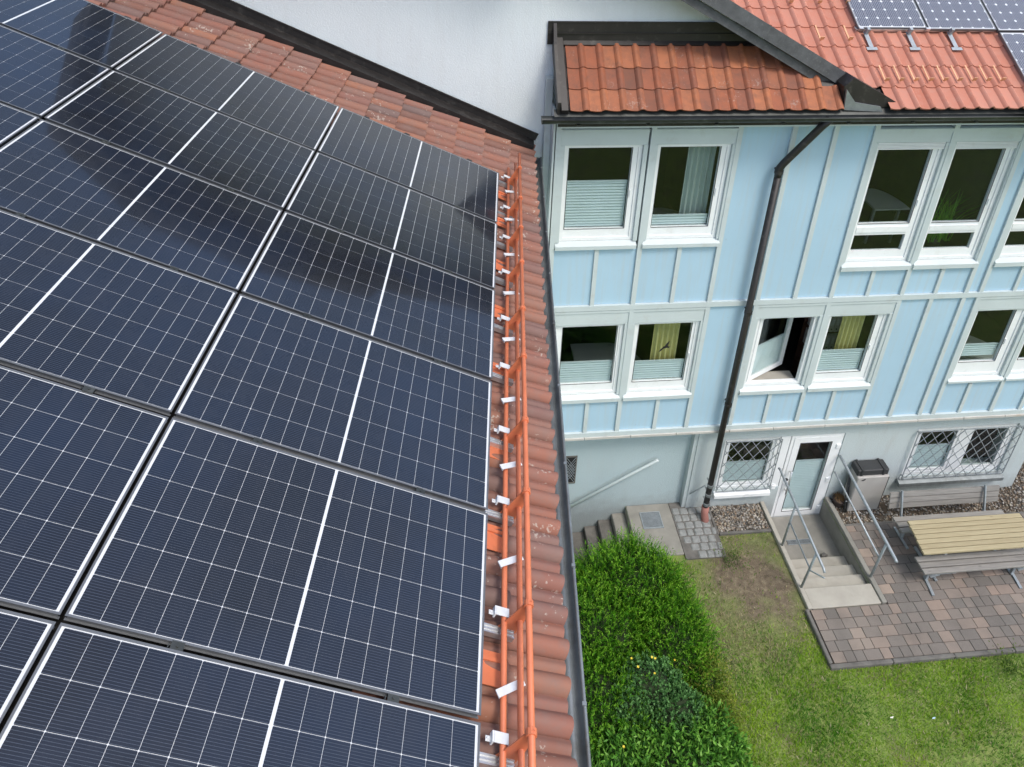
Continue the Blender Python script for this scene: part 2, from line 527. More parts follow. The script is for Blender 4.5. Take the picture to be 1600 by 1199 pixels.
def pebbles(name, rects, count, label):
    t = (1 + 5 ** .5) / 2
    iv = np.array([(-1, t, 0), (1, t, 0), (-1, -t, 0), (1, -t, 0), (0, -1, t), (0, 1, t), (0, -1, -t), (0, 1, -t), (t, 0, -1), (t, 0, 1), (-t, 0, -1), (-t, 0, 1)])
    iv /= np.linalg.norm(iv[0])
    it = np.array([(0, 11, 5), (0, 5, 1), (0, 1, 7), (0, 7, 10), (0, 10, 11), (1, 5, 9), (5, 11, 4), (11, 10, 2), (10, 7, 6), (7, 1, 8), (3, 9, 4), (3, 4, 2), (3, 2, 6), (3, 6, 8), (3, 8, 9), (4, 9, 5), (2, 4, 11), (6, 2, 10), (8, 6, 7), (9, 8, 1)])
    ar = np.array([(r[1] - r[0]) * (r[3] - r[2]) for r in rects]); V = []; F = []; Cc = []; o = 0
    for r, nn in zip(rects, (count * ar / ar.sum()).astype(int)):
        p = np.stack([rng.uniform(r[0], r[1], nn), rng.uniform(r[2], r[3], nn), rng.uniform(.008, .035, nn)], 1)
        s = rng.uniform(.011, .024, (nn, 1, 1)) * rng.uniform(.7, 1.3, (nn, 1, 3)) * np.array([1, 1, .7])
        an = rng.uniform(0, 6.28, nn); ca, sa = np.cos(an), np.sin(an)
        q = iv[None] * s * rng.uniform(.85, 1.15, (nn, 12, 1))
        q = np.stack([q[..., 0] * ca[:, None] - q[..., 1] * sa[:, None], q[..., 0] * sa[:, None] + q[..., 1] * ca[:, None], q[..., 2]], -1) + p[:, None]
        V.append(q.reshape(-1, 3)); F.append((it[None] + (np.arange(nn) * 12)[:, None, None] + o).reshape(-1, 3)); o += nn * 12
        pal = np.array([(.42, .40, .36), (.30, .27, .23), (.55, .52, .47), (.20, .19, .17), (.36, .27, .19), (.47, .42, .33), (.13, .12, .11), (.26, .21, .16)])
        Cc.append(np.repeat(pal[rng.integers(0, 8, nn)] * rng.uniform(.5, .8, (nn, 1)), 12, 0))
    me = np_mesh(name, np.concatenate(V), np.concatenate(F), 'pebble', np.concatenate(Cc), True)
    tag(put(name, me), label, 'gravel', kind='stuff')
sheet = MB().box(4.08, 5.04, -.43, .118, .002, .012)
tag(part('gravel_bed', sheet, 'soil', None), 'bed under the gravel strip beneath the grated window', kind='structure')
sheet = MB().box(6.40, 10.1, -.46, .118, .002, .012).box(10.1, 13, -.46, 2.5, .002, .012)
tag(part('gravel_bed', sheet, 'soil', None), 'bed under the gravel strip behind the benches', kind='structure')
pebbles('gravel', [(4.09, 5.03, -.42, .11)], 1500, 'pale round gravel in the bed beneath the small grated window')
pebbles('gravel', [(6.42, 10.1, -.45, .11), (10.1, 12.6, -.45, 2.2)], 7500, 'brown and white gravel along the wall behind the benches')

# ---------------- paved terrace: pavers one by one
def terrace():
    base = MB().box(6.39, 12.5, -2.80, -.47, .0, .035).box(5.06, 6.39, -2.80, -1.97, .0, .035)
    t = tag(part('terrace_paving', base, 'soil', None), 'terrace of mixed grey and tan pavers', kind='structure')
    meshes = {}
    for w in (.16, .21, .27):
        meshes[w] = MB().bbox(-w / 2 + .003, w / 2 - .003, -.0805, .0805, -.03, .0, .005).mesh('paver', 'paver_mix')
    count = 0; far = MB()
    y = -2.715; row = 0
    while y < -.5:
        x = 5.07 if y < -1.93 else 6.40
        first = True
        while x < 11.4:
            w = rnd.choice((.16, .21, .21, .27))
            if first and row % 2: w = .16
            first = False
            near = x < 9.3 - .25 * (y + 2.7)
            zz = .062 + rnd.uniform(-.003, .003)
            if near and count < 300:
                o = put('paver', meshes[w], t, Matrix.Translation((x + w / 2, y, zz)) @ Matrix.Rotation(rnd.uniform(-.012, .012), 4, 'Z') @ Matrix.Rotation(rnd.uniform(-.01, .01), 4, 'X'))
                count += 1
            else:
                far.bbox(x + .003, x + w - .003, y - .0805, y + .0805, .034, zz, .005)
            x += w
        y += .167; row += 1
    o = part('paver_field', far, 'paver_mix', t); o['kind'] = 'stuff'
    # kerb stones along the lawn
    x = 4.985; i = 0
    while x < 11:
        part('kerb_stone', MB().bbox(x, x + .995, -2.868, -2.805, -.15, .075 + .006 * (i % 2), .012), 'concrete_dark', t)
        x += 1.0; i += 1
    part('kerb_stone', MB().bbox(4.985, 5.045, -2.80, -1.95, -.15, .085, .012), 'concrete_dark', t)
    part('kerb_stone', MB().bbox(6.40, 10.0, -.515, -.462, -.1, .068, .01), 'concrete_dark', t)
terrace()

def setts():
    base = MB().box(3.35, 4.06, -.90, .245, .001, .028)
    t = tag(part('cobble_path', base, 'concrete_dark', None), 'small cobbled patch between the stairs and the lawn', kind='structure')
    y = .12; r = 0
    while y > -.85:
        x = 3.36 + (0.0 if y > -.4 else .12 * min(2, (-.4 - y) / .2))
        while x < 3.98:
            w = rnd.uniform(.13, .165)
            if x + w > 4.06: w = 4.06 - x
            if w > .07:
                mb = MB().bbox(x + .005, x + w - .005, y - .137, y - .001, .0, .045 + rnd.uniform(-.006, .008), .018)
                part('sett', mb, 'granite', t)
            x += w
        y -= .147; r += 1
    part('edge_stone', MB().bbox(4.03, 4.075, -.47, .11, -.1, .05, .008), 'concrete_dark', t)
    part('edge_stone', MB().bbox(4.08, 5.04, -.485, -.435, -.1, .05, .008), 'concrete_dark', t)
setts()

# ================================================================== BLUE BUILDING
BLD = thing('office_building', 'light blue panelled building with white windows and red tiled roofs', 'building', (5, 1, 0))
GY, RY_ = .12, .25
# ground floor wall, with openings
def wall_with_holes(name, x0, x1, z0, z1, y0, y1, holes, mat, parent):
    xs = sorted({x0, x1, *[h[0] for h in holes], *[h[1] for h in holes]})
    zs = sorted({z0, z1, *[h[2] for h in holes], *[h[3] for h in holes]})
    mb = MB(); ids = {}
    def solid(i, j):
        if i < 0 or j < 0 or i >= len(xs) - 1 or j >= len(zs) - 1: return False
        cx, cz = (xs[i] + xs[i + 1]) / 2, (zs[j] + zs[j + 1]) / 2
        return not any(h[0] < cx < h[1] and h[2] < cz < h[3] for h in holes)
    def v(i, j, y):
        if (i, j, y) not in ids:
            ids[i, j, y] = len(mb.v); mb.v.append((xs[i], y, zs[j]))
        return ids[i, j, y]
    for i in range(len(xs) - 1):
        for j in range(len(zs) - 1):
            if not solid(i, j): continue
            mb.f.append((v(i, j, y0), v(i + 1, j, y0), v(i + 1, j + 1, y0), v(i, j + 1, y0)))
            mb.f.append((v(i, j + 1, y1), v(i + 1, j + 1, y1), v(i + 1, j, y1), v(i, j, y1)))
            for di, dj, a, b in ((-1, 0, (i, j), (i, j + 1)), (1, 0, (i + 1, j + 1), (i + 1, j)), (0, -1, (i + 1, j), (i, j)), (0, 1, (i, j + 1), (i + 1, j + 1))):
                if not solid(i + di, j + dj):
                    mb.f.append((v(*a, y0), v(*b, y0), v(*b, y1), v(*a, y1)))
    return part(name, mb, mat, parent)
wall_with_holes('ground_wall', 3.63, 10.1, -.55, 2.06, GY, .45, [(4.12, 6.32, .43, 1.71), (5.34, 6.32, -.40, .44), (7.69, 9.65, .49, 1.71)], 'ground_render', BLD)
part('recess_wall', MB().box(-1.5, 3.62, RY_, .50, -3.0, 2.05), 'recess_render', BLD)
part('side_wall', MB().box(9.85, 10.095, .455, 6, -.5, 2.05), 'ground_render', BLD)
part('pilaster_edge', MB().box(3.56, 3.628, .135, .249, -.3, 2.04), 'ground_render', BLD)
# stone ledge, piece by piece
x = .80
while x < 11.5:
    w = rnd.choice((.78, .92, .86))
    part('ledge_stone', MB().bbox(x + .003, x + w - .003, -.045, .20, 2.06, 2.105 + rnd.uniform(0, .004), .006), 'ledge_stone', BLD)
    x += w
# posts and rails of the panel wall
def post(x, z0, z1, w=.07, y0=-.022):
    part('post', MB().box(x - w / 2, x + w / 2, y0, .06, z0, z1), 'pale_trim', BLD)
ZB, ZM0, ZM1, ZT = 2.20, 4.70, 4.79, 7.76
for x in (.85, 2.12, 3.30, 4.06, 5.234, 6.391, 7.468, 7.718, 8.80, 9.95):
    post(x, 2.205, 4.698); post(x, 4.792, ZT)
post(4.65, 4.792, ZT); post(6.92, 2.205, 4.698)
for x in (1.50, 2.715): post(x, 4.792, 5.77, .062, -.018)
for x in (1.58, 2.75): post(x, 2.205, 2.865, .062, -.018)
for x in (5.82, 6.95, 8.29, 9.4): post(x, 4.792, 5.262, .062, -.018)
for x in (4.65, 5.775, 8.21, 9.35): post(x, 2.205, 2.865, .062, -.018)
part('rail', MB().box(.80, 11.5, -.03, .06, 2.107, ZB), 'pale_trim', BLD)
part('rail', MB().box(.80, 11.5, -.028, .06, ZM0, ZM1), 'pale_trim', BLD)
# corner piece towards the white wall
part('side_panel', MB().box(.775, .80, -.022, .345, 2.06, 7.9), 'pale_trim', BLD)
part('corner_strip', MB().box(.69, .772, .20, .345, 6.4, 8.25), 'pale_trim', BLD)
# blue panels
def panel(x0, x1, z0, z1):
    part('panel', MB().bbox(x0, x1, .012, .05, z0, z1, .001), 'blue_panel', BLD)
hw = .035; sh = .031
def bays(xs, z0, z1, ws):
    for i in range(len(xs) - 1):
        panel(xs[i] + ws[i] + .002, xs[i + 1] - ws[i + 1] - .002, z0, z1)
bays([.85, 1.50, 2.12, 2.715, 3.30], 4.793, 5.765, [hw, sh, hw, sh, hw])
bays([.85, 1.58, 2.12, 2.75, 3.30], 2.203, 2.862, [hw, sh, hw, sh, hw])
bays([3.30, 4.06, 4.65, 5.234], 4.793, ZT, [hw] * 4)
bays([3.30, 4.06], 2.203, 4.697, [hw] * 2)
bays([4.06, 4.65, 5.234, 5.775, 6.391], 2.203, 2.862, [hw, sh, hw, sh, hw])
bays([6.391, 6.92, 7.468, 7.718], 2.203, 4.697, [hw] * 4)
bays([5.234, 5.82, 6.391, 6.95, 7.468], 4.793, 5.258, [hw, sh, hw, sh, hw])
bays([7.468, 7.718], 4.793, ZT, [hw] * 2)
bays([7.718, 8.29, 8.80, 9.4, 9.95], 4.793, 5.258, [hw, sh, hw, sh, hw])
bays([7.718, 8.21, 8.80, 9.35, 9.95], 2.203, 2.862, [hw, sh, hw, sh, hw])
panel(9.99, 11.5, 2.203, 4.697); panel(9.99, 11.5, 4.793, ZT)

def pleats(x0, x1, z0, z1, y, pitch=.045, d=.014):
    mb = MB(); n = max(2, int((z1 - z0) / pitch * 2)); vs = []
    for i in range(n + 1):
        z = z0 + (z1 - z0) * i / n
        yy = y + (d if i % 2 else 0)
        vs += [(x0, yy, z), (x1, yy, z)]
    mb.add(vs, [(2 * i, 2 * i + 1, 2 * i + 3, 2 * i + 2) for i in range(n)])
    mb.box(x0, x1, y - .004, y + .018, z1 + .001, z1 + .022)
    return mb
def window(x0, x1, z0, z1, gl, blind=None, sill=None, head=None, small=None, guide=True, louvre=False, open_=False):
    """x0..z1: outer frame, gl: glass x0,x1,z0,z1"""
    w = put('window', MB().ring_frame(x0, x1, z0, z1, .05, .03, .11).mesh('window', 'pvc_white'), BLD)
    gx0, gx1, gz0, gz1 = gl
    if not open_:
        # sash: four bars between outer frame and glass
        sb = MB()
        zb = z0 + .052
        sb.box(x0 + .052, gx0, .045, .10, zb, z1 - .052); sb.box(gx1, x1 - .052, .045, .10, zb, z1 - .052)
        sb.box(gx0, gx1, .046, .10, gz1, z1 - .052)
        if small:
            sb.box(gx0, gx1, .046, .10, small[1], gz0); sb.box(gx0, gx1, .046, .10, zb, small[0])
            part('pane', MB().box(gx0, gx1, .074, .080, small[0], small[1]), 'window_glass', w)
            sb.box(gx0 + .0, gx1, .030, .045, small[1] + .05, gz0 - .05)
        else:
            sb.box(gx0, gx1, .046, .10, zb, gz0)
        part('sash', sb, 'pvc_white', w)
        part('gasket', MB().ring_frame(gx0 - .004, gx1 + .004, gz0 - .004, gz1 + .004, .008, .0405, .045), 'black_plastic', w)
        part('pane', MB().box(gx0, gx1, .072, .078, gz0, gz1), 'window_glass', w)
        part('window_handle', MB().box(gx1 + .02, gx1 + .038, .028, .044, (z0 + z1) / 2 - .05, (z0 + z1) / 2 + .05), 'pvc_white', w)
        if blind is not None:
            part('blind', pleats(gx0 + .01, gx1 - .01, blind[0], blind[1], .10), 'blind_cloth', w)
    if guide:
        part('guide_rail', MB().box(x1 + .004, x1 + .062, -.012, .055, z0, z1), 'pale_trim', w)
        part('guide_rail', MB().box(x0 - .062, x0 - .004, -.012, .055, z0, z1), 'pale_trim', w)
    if sill:
        part('sill', MB().prism([(x0 - .055, -.05, sill[0] + .02), (x0 - .055, .028, sill[0] + .02), (x0 - .055, .028, sill[1]), (x0 - .055, -.05, sill[1] - .05)], (x1 - x0 + .11, 0, 0)), 'pale_trim', w)
    if head:
        part('shutter_box', MB().bbox(x0 - .06, x1 + .06, -.008, .10, head[0], head[1], .004).box(x0 - .06, x1 + .06, -.02, -.0085, head[1] - .045, head[1] - .002), 'pale_trim', w)
    if louvre:
        lm = MB()
        for i in range(5):
            lm.box(x0 + .0, x1, .0, .028, z1 - .018 - i * .022, z1 - .004 - i * .022)
        part('louvre_stack', lm, 'pvc_white', w)
    return w
HU, HL = (7.402, 7.63), (4.425, 4.692)
window(.945, 2.00, 5.905, 7.40, (1.01, 1.87, 6.09, 7.345), blind=(6.10, 6.80), sill=(5.775, 5.903), head=HU)
window(2.20, 3.225, 5.905, 7.40, (2.225 + .03, 3.095, 6.09, 7.345), blind=(6.10, 6.235), sill=(5.775, 5.903), head=HU)
window(5.31, 6.31, 5.41, 7.385, (5.37, 6.175, 6.06, 7.27), sill=(5.264, 5.408), head=(7.39, 7.60), small=(5.585, 5.865), louvre=True)
window(6.465, 7.41, 5.41, 7.385, (6.52, 7.285, 6.055, 7.25), sill=(5.264, 5.408), head=(7.39, 7.60), small=(5.585, 5.865), louvre=True)
window(7.80, 8.73, 5.41, 7.385, (7.86, 8.60, 6.055, 7.25), sill=(5.264, 5.408), head=(7.39, 7.60), small=(5.585, 5.865), louvre=True)
window(8.88, 9.87, 5.41, 7.385, (8.94, 9.74, 6.055, 7.25), sill=(5.264, 5.408), head=(7.39, 7.60), small=(5.585, 5.865), louvre=True)
window(.960, 2.035, 3.01, 4.42, (1.10, 1.95, 3.215, 4.385), blind=(3.22, 3.60), sill=(2.868, 3.008), head=HL)
LW2 = window(2.205, 3.225, 3.01, 4.42, (2.285, 3.125, 3.205, 4.395), blind=(3.215, 3.56), sill=(2.868, 3.008), head=HL)
LW3 = window(4.15, 5.14, 3.01, 4.44, (4.24, 5.075, 3.15, 4.43), sill=(2.868, 3.008), head=HL, open_=True)
window(5.32, 6.30, 3.01, 4.43, (5.345, 6.15, 3.21, 4.405), blind=(3.22, 3.615), sill=(2.868, 3.008), head=HL)
window(7.80, 8.70, 3.01, 4.43, (7.86, 8.53, 3.30, 4.405), blind=(3.39, 3.615), sill=(2.90, 3.008), head=HL)
window(8.86, 9.87, 3.01, 4.43, (8.94, 9.74, 3.30, 4.405), sill=(2.90, 3.008), head=HL)
# slot of shade above the shutter boxes: slim head board set back
for x0, x1 in ((.89, 2.08), (2.16, 3.26), (5.27, 6.35), (6.43, 7.43), (7.76, 8.76), (8.84, 9.91)):
    part('head_board', MB().box(x0, x1, .03, .08, 7.635, ZT), 'pale_trim', BLD)
# opened sash swung into the room
def open_sash():
    ang = math.radians(27)
    hx, hy = 4.215, .075
    m = Matrix.Translation((hx, hy, 0)) @ Matrix.Rotation(ang, 4, 'Z')
    s = put('sash', MB().ring_frame(0, .86, 3.075, 4.40, .075, -.025, .03).mesh('sash', 'pvc_white'), LW3, m)
    put('pane', MB().box(.075, .785, -.003, .003, 3.15, 4.325).mesh('pane', 'window_glass'), LW3, m)
    put('blind', pleats(.085, .775, 3.16, 3.72, .012).mesh('blind', 'blind_cloth'), LW3, m)
open_sash()
part('inner_sill', MB().box(4.205, 5.085, .112, .33, 2.99, 3.03), 'concrete_pale', LW3)
# bird silhouette stuck on a pane
bird = [(-.10, -.09), (-.075, -.03), (-.045, .0), (-.03, .025), (-.01, .03), (.01, .08), (.055, .135), (.05, .08), (.035, .035), (.05, .02), (.085, .012), (.055, .0), (.075, -.02), (.03, -.005), (.0, -.012), (-.03, -.025), (-.06, -.06)]
part('bird_sticker', MB().prism([(2.76 + x, .0705, 3.86 + z) for x, z in bird], (0, .001, 0)), 'black_hole', LW2)

# ---------------- rooms behind the windows
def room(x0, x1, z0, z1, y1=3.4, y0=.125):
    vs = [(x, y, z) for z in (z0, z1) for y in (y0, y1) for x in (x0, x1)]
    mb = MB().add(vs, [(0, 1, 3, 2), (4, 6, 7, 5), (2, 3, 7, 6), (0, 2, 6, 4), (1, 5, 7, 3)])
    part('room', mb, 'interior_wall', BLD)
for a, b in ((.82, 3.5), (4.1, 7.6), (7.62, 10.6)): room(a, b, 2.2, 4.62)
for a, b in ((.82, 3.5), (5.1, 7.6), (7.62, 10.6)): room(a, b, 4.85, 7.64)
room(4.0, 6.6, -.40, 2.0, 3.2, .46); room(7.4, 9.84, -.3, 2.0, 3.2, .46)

# ---------------- ground floor door and windows
def grille(x0, x1, z0, z1, y, parent, step=.20):
    mb = MB()
    mb.ring_frame(x0, x1, z0, z1, .014, y - .007, y + .007)
    H = z1 - z0; r = .0075
    k0 = -int(H / step) - 2
    for s in (1, -1):
        c = x0 - H * 1.0
        while c < x1 + H:
            # line x = c + s*slope*(z-z0)
            pts = []
            for t in (0, 1):
                pts.append((c + s * (H * .72) * t + (H * .72 if s < 0 else 0) * 0, z0 + H * t))
            (xa, za), (xb, zb) = pts
            lo, hi = 0., 1.
            dx = xb - xa
            for lim, sign in ((x0, 1), (x1, -1)):
                ta = (lim - xa) / dx
                if dx * sign > 0: lo = max(lo, ta)
                else: hi = min(hi, ta)
            if hi - lo > .02:
                p = (xa + dx * lo, y + (.006 if s > 0 else -.006), za + (zb - za) * lo); q = (xa + dx * hi, y + (.006 if s > 0 else -.006), za + (zb - za) * hi)
                mb.beam(p, q, .010, .010, (0, 1, 0))
            c += step
    for cx in (x0 + .03, x1 - .03):
        for cz in (z0 + .06, z1 - .06):
            mb.box(cx - .01, cx + .01, y, GY + .01, cz - .01, cz + .01)
    return part('window_grille', mb, 'galv', parent)
gw = put('window', MB().ring_frame(4.125, 5.145, .435, 1.705, .06, .15, .22).mesh('window', 'pvc_white'), BLD)
part('sash', MB().ring_frame(4.187, 5.083, .497, 1.643, .06, .162, .215), 'pvc_white', gw)
part('pane', MB().box(4.247, 5.023, .185, .19, .557, 1.583), 'window_glass', gw)
part('blind', pleats(4.26, 5.01, .57, 1.02, .215), 'blind_cloth', gw)
part('sill', MB().prism([(4.10, .03, .325), (4.10, .148, .325), (4.10, .148, .43), (4.10, .03, .395)], (1.05, 0, 0)), 'pvc_white', gw)
grille(4.115, 5.135, .47, 1.715, .06, gw)
gw2 = put('window', MB().ring_frame(7.695, 9.645, .495, 1.705, .07, .15, .22).mesh('window', 'pvc_white'), BLD)
part('mullion', MB().box(8.58, 8.78, .15, .22, .567, 1.633), 'pvc_white', gw2)
for a, b in ((7.77, 8.575), (8.785, 9.57)):
    part('sash', MB().ring_frame(a, b, .57, 1.63, .055, .158, .214), 'pvc_white', gw2)
    part('pane', MB().box(a + .055, b - .055, .185, .19, .625, 1.575), 'window_glass', gw2)
part('blind', pleats(7.84, 8.51, .64, 1.16, .215), 'blind_cloth', gw2)
part('sill', MB().prism([(7.62, .0, .36), (7.62, .148, .36), (7.62, .148, .49), (7.62, .0, .44)], (2.09, 0, 0)), 'zinc', gw2)
grille(7.66, 9.70, .50, 1.715, .055, gw2, .21)
D = put('entrance_door', MB().box(5.15, 5.325, .135, .22, .435, 1.70).box(5.345, 5.40, .135, .22, -.395, 1.70).box(6.25, 6.315, .135, .22, -.395, 1.70).box(5.40, 6.25, .135, .22, 1.64, 1.70).mesh('entrance_door', 'pvc_white'), BLD)
part('wall_infill', MB().box(5.15, 5.338, GY + .002, .44, -.5, .433), 'ground_render', D)
part('leaf', MB().ring_frame(5.405, 6.245, -.385, 1.635, .125, .128, .20), 'pvc_white', D)
part('gasket', MB().ring_frame(5.526, 6.124, -.264, 1.514, .012, .124, .128), 'black_plastic', D)
part('pane', MB().box(5.53, 6.12, .16, .166, -.26, 1.51), 'window_glass', D)
part('blind', pleats(5.54, 6.11, -.24, .98, .19), 'blind_cloth', D)
hb = MB().tube([(5.47, .055, .30), (5.47, .055, .88)], .016, 10)
hb.tube([(5.47, .055, .36), (5.47, .13, .36)], .009, 8).tube([(5.47, .055, .82), (5.47, .13, .82)], .009, 8)
part('handle', hb, 'aluminium', D, True)
part('lock', MB().tube([(5.45, .13, .62), (5.45, .10, .62)], .024, 12).tube([(5.455, .11, .5), (5.52, .09, .5)], .01, 8), 'black_plastic', D)
for z in (-.2, .55, 1.4):
    part('hinge', MB().bbox(6.215, 6.30, .108, .134, z - .045, z + .045, .006), 'pvc_white', D)
part('doorbell', MB().bbox(5.19, 5.27, .10, .134, .40, .50, .01), 'pvc_white', BLD)

# ---------------- white wall, bent slightly where the roof meets it
SLP = -.5355
def barge_z(x): return 8.43 + (4.532 - x) * .5355
wr = MB()
poly = [(.60, .36, 2.07), (.765, .36, 2.07), (.765, .36, 7.80), (5.0, .36, 7.80), (5.0, .36, 7.95), (4.3, .36, barge_z(4.3) - .14), (.60, .36, barge_z(.6) - .14)]
wr.prism(poly, (0, .28, 0))
part('white_wall', wr, 'white_render', BLD)
wl = MB()
pw = lambda x: Vector((x, .36 + (x - .60) * -.0872, 0))
top = [(.60, barge_z(.6) - .14), (-.8, 11.16), (-2.3, 11.55), (-3.6, 11.25), (-4.15, 10.0), (-4.15, 2.07), (.60, 2.07)]
wl.prism([pw(x) + Vector((0, 0, z)) for x, z in top], (.0244, .28, 0))
part('white_wall', wl, 'white_render', BLD)
# overhanging verge above it, weathered boards
edge = [(4.53, 8.43), (2.81, 9.352), (.6, 10.535), (-.8, 11.28), (-2.3, 11.68), (-3.7, 11.36), (-4.25, 9.95)]
for i in range(len(edge) - 1):
    (xa, za), (xb, zb) = edge[i], edge[i + 1]
    yf = -.1 if i < 2 else -.35
    part('barge_board', MB().prism([(xa, yf, za), (xa, yf, za - .20), (xb, yf, zb - .20), (xb, yf, zb)], (0, .035, 0)), 'weathered_barge', BLD)
    part('barge_board', MB().prism([(xa - .12 if i == 0 else xa, yf + .045, za - .21 + (.064 if i == 0 else 0)), (xa - .12 if i == 0 else xa, yf + .045, za - .335 + (.064 if i == 0 else 0)), (xb, yf + .045, zb - .335), (xb, yf + .045, zb - .21)], (0, .03, 0)), 'weathered_barge', BLD)
    part('verge_soffit', MB().prism([(xa, yf + .08, za - .14), (xa, yf + .08, za - .02), (xb, yf + .08, zb - .02), (xb, yf + .08, zb - .14)], (0, 1.1 if i > 1 else .55, 0)), 'dark_metal', BLD)
# metal box where the verge runs into the gutter
part('verge_flashing', MB().prism([(4.535, -.32, 8.435), (4.42, -.32, 8.325), (4.45, -.32, 8.13), (4.95, -.32, 8.035), (5.20, -.32, 8.05), (5.17, -.32, 8.115)], (0, .26, 0)), 'dark_metal', BLD)
part('verge_flashing', MB().prism([(4.44, -.36, 8.30), (4.47, -.36, 8.02), (5.0, -.36, 7.99), (4.96, -.36, 8.06), (4.60, -.36, 8.12)], (0, .03, 0)), 'zinc', BLD)

# ---------------- tiles
def tile_mesh(name, w, ln, mat, kind, th=.018):
    n = 10 if kind == 'roll' else 16
    def prof(u):
        if kind == 'roll':
            if u < .60: return -.004 * math.sin(math.pi * u / .6)
            t = (u - .60) / .40
            return .036 * math.sin(math.pi * min(1, t * 1.02) ** .85)
        return .050 * max(0., 1 - ((u - .30) / .27) ** 2) ** .6 + .016 * max(0., 1 - ((u - .80) / .16) ** 2)
    ov = .012 if kind == 'roll' else -.005
    us = [i / n for i in range(n + 1)]
    mb = MB()
    rows = [(-.004, 0), (ln * .5, 0), (ln, 0)]
    vs = []
    # local: x across, y up the slope, z normal; lower end at y=0 lifted
    def bow(u): return .012 * math.sin(math.pi * u) if kind == 'roll' else .004 * math.sin(2 * math.pi * u)
    for y, _ in rows:
        for u in us:
            lift = th * (1 - y / ln)
            vs.append((u * (w + ov), y - (bow(u) if y <= 0 else 0), prof(u) + lift + .004))
    for u in us:
        vs.append((u * (w + ov), -.004 - bow(u), prof(u) + .004 - .004))
    fs = []
    m = n + 1
    for r in range(2):
        for i in range(n):
            fs.append((r * m + i, r * m + i + 1, (r + 1) * m + i + 1, (r + 1) * m + i))
    for i in range(n):
        fs.append((3 * m + i, 3 * m + i + 1, i + 1, i))
    # right side skirt
    vs += [(w + ov, -.004, -.01), (w + ov, ln, -.01)]
    fs.append((3 * m + n, 4 * m, 4 * m + 1, 2 * m + n, m + n, n))
    if kind != 'roll':
        vs += [(0, -.004, -.01), (0, ln, -.01)]
        fs.append((0, m, 2 * m, 4 * m + 3, 4 * m + 2, 3 * m))
    mb.add(vs, fs)
    return autosmooth(mb.mesh(name, mat), 42)
def roof_matrix(ox, oy, oz, deg):
    t = math.radians(deg)
    return Matrix(((1, 0, 0, ox), (0, math.cos(t), -math.sin(t), oy), (0, math.sin(t), math.cos(t), oz), (0, 0, 0, 1)))
def jit(s=.004):
    return Matrix.Translation((rnd.uniform(-s, s) * .5, rnd.uniform(-s, s), rnd.uniform(0, s * .6))) @ Matrix.Rotation(rnd.uniform(-s, s), 4, 'Z')
# pent roof
PM = roof_matrix(0, -.37, 8.035, 42)
base = MB().prism([(.80, .02, -.012), (4.62, .02, -.012), (4.5, .3, -.012), (3.9, .95, -.012), (.80, .95, -.012)], (0, 0, -.038))
PR = put('pent_roof', base.mesh('pent_roof', 'dark_metal'), BLD, PM)
tp = tile_mesh('tile', .235, .335, 'tile_pent', 'roll')
for r in range(3):
    for c in range(15 - r):
        put('tile', tp, PR, PM @ Matrix.Translation((.915 + c * .235, .0 + r * .30, .0)) @ jit())
# flashings of the pent roof
put('flashing', MB().box(.80, 3.85, .915, 1.005, -.012, .030).mesh('flashing', 'dark_metal'), PR, PM)
part('flashing', MB().box(.69, 3.45, .335, .358, 8.66, 8.955), 'dark_metal', PR)
part('flashing', MB().box(.69, 3.45, .318, .334, 8.80, 8.812).box(.69, 3.45, .325, .3345, 8.94, 8.957), 'dark_metal', PR)
put('flashing', MB().prism([(.80, -.02, .06), (.88, -.02, .06), (.895, -.02, .02), (.895, -.02, -.06), (.80, -.02, -.06)], (0, 1.06, 0)).mesh('flashing', 'dark_metal'), PR, PM)
part('flashing', MB().prism([(.755, -.36, 7.96), (.755, .33, 8.58), (.755, .33, 8.94), (.755, .20, 8.70), (.755, -.36, 8.14)], (.042, 0, 0)), 'dark_metal', PR)
# main red roof
MM = roof_matrix(0, -.40, 8.045, 30)
slab = MB().prism([(5.20, .02, -.02), (12.5, .02, -.02), (12.5, 6, -.02), (.4, 6, -.02), (.4, 1.25, -.02), (4.45, .80, -.02)], (0, 0, -.12))
MR = put('main_roof', slab.mesh('main_roof', 'dark_metal'), BLD, MM)
tr_ = tile_mesh('tile', .205, .40, 'tile_red', 'roll')
for r in range(8):
    s = .0 + r * .357
    for c in range(-12, 24):
        x = 5.27 + c * .205 + .05 * (r % 1)
        if x < 5.24 - 1.0 * s - (.34 if r == 0 else .50): continue
        if x > 8.8: continue
        if s > 1.7 and x > 5.6: continue
        if s > 2.2 and x > 5.3: continue
        put('tile', tr_, MR, MM @ Matrix.Translation((x, s, .0)) @ jit(.003))
# cut red tiles along the top of the verge boards
vdir = Vector((-1, 0, .5355)).normalized(); vn = Vector((.5355, 0, 1)).normalized(); vy = Vector((0, 1, 0))
vt = MB().box(0, .30, 0, .16, .0, .016).mesh('verge_tile', 'tile_red')
for i in range(9):
    p = Vector((4.50, -.085, 8.425)) + vdir * (.31 * i)
    m = Matrix(((vdir.x, vy.x, vn.x, p.x), (vdir.y, vy.y, vn.y, p.y), (vdir.z, vy.z, vn.z, p.z - .012), (0, 0, 0, 1)))
    put('verge_tile', vt, MR, m @ jit(.006))
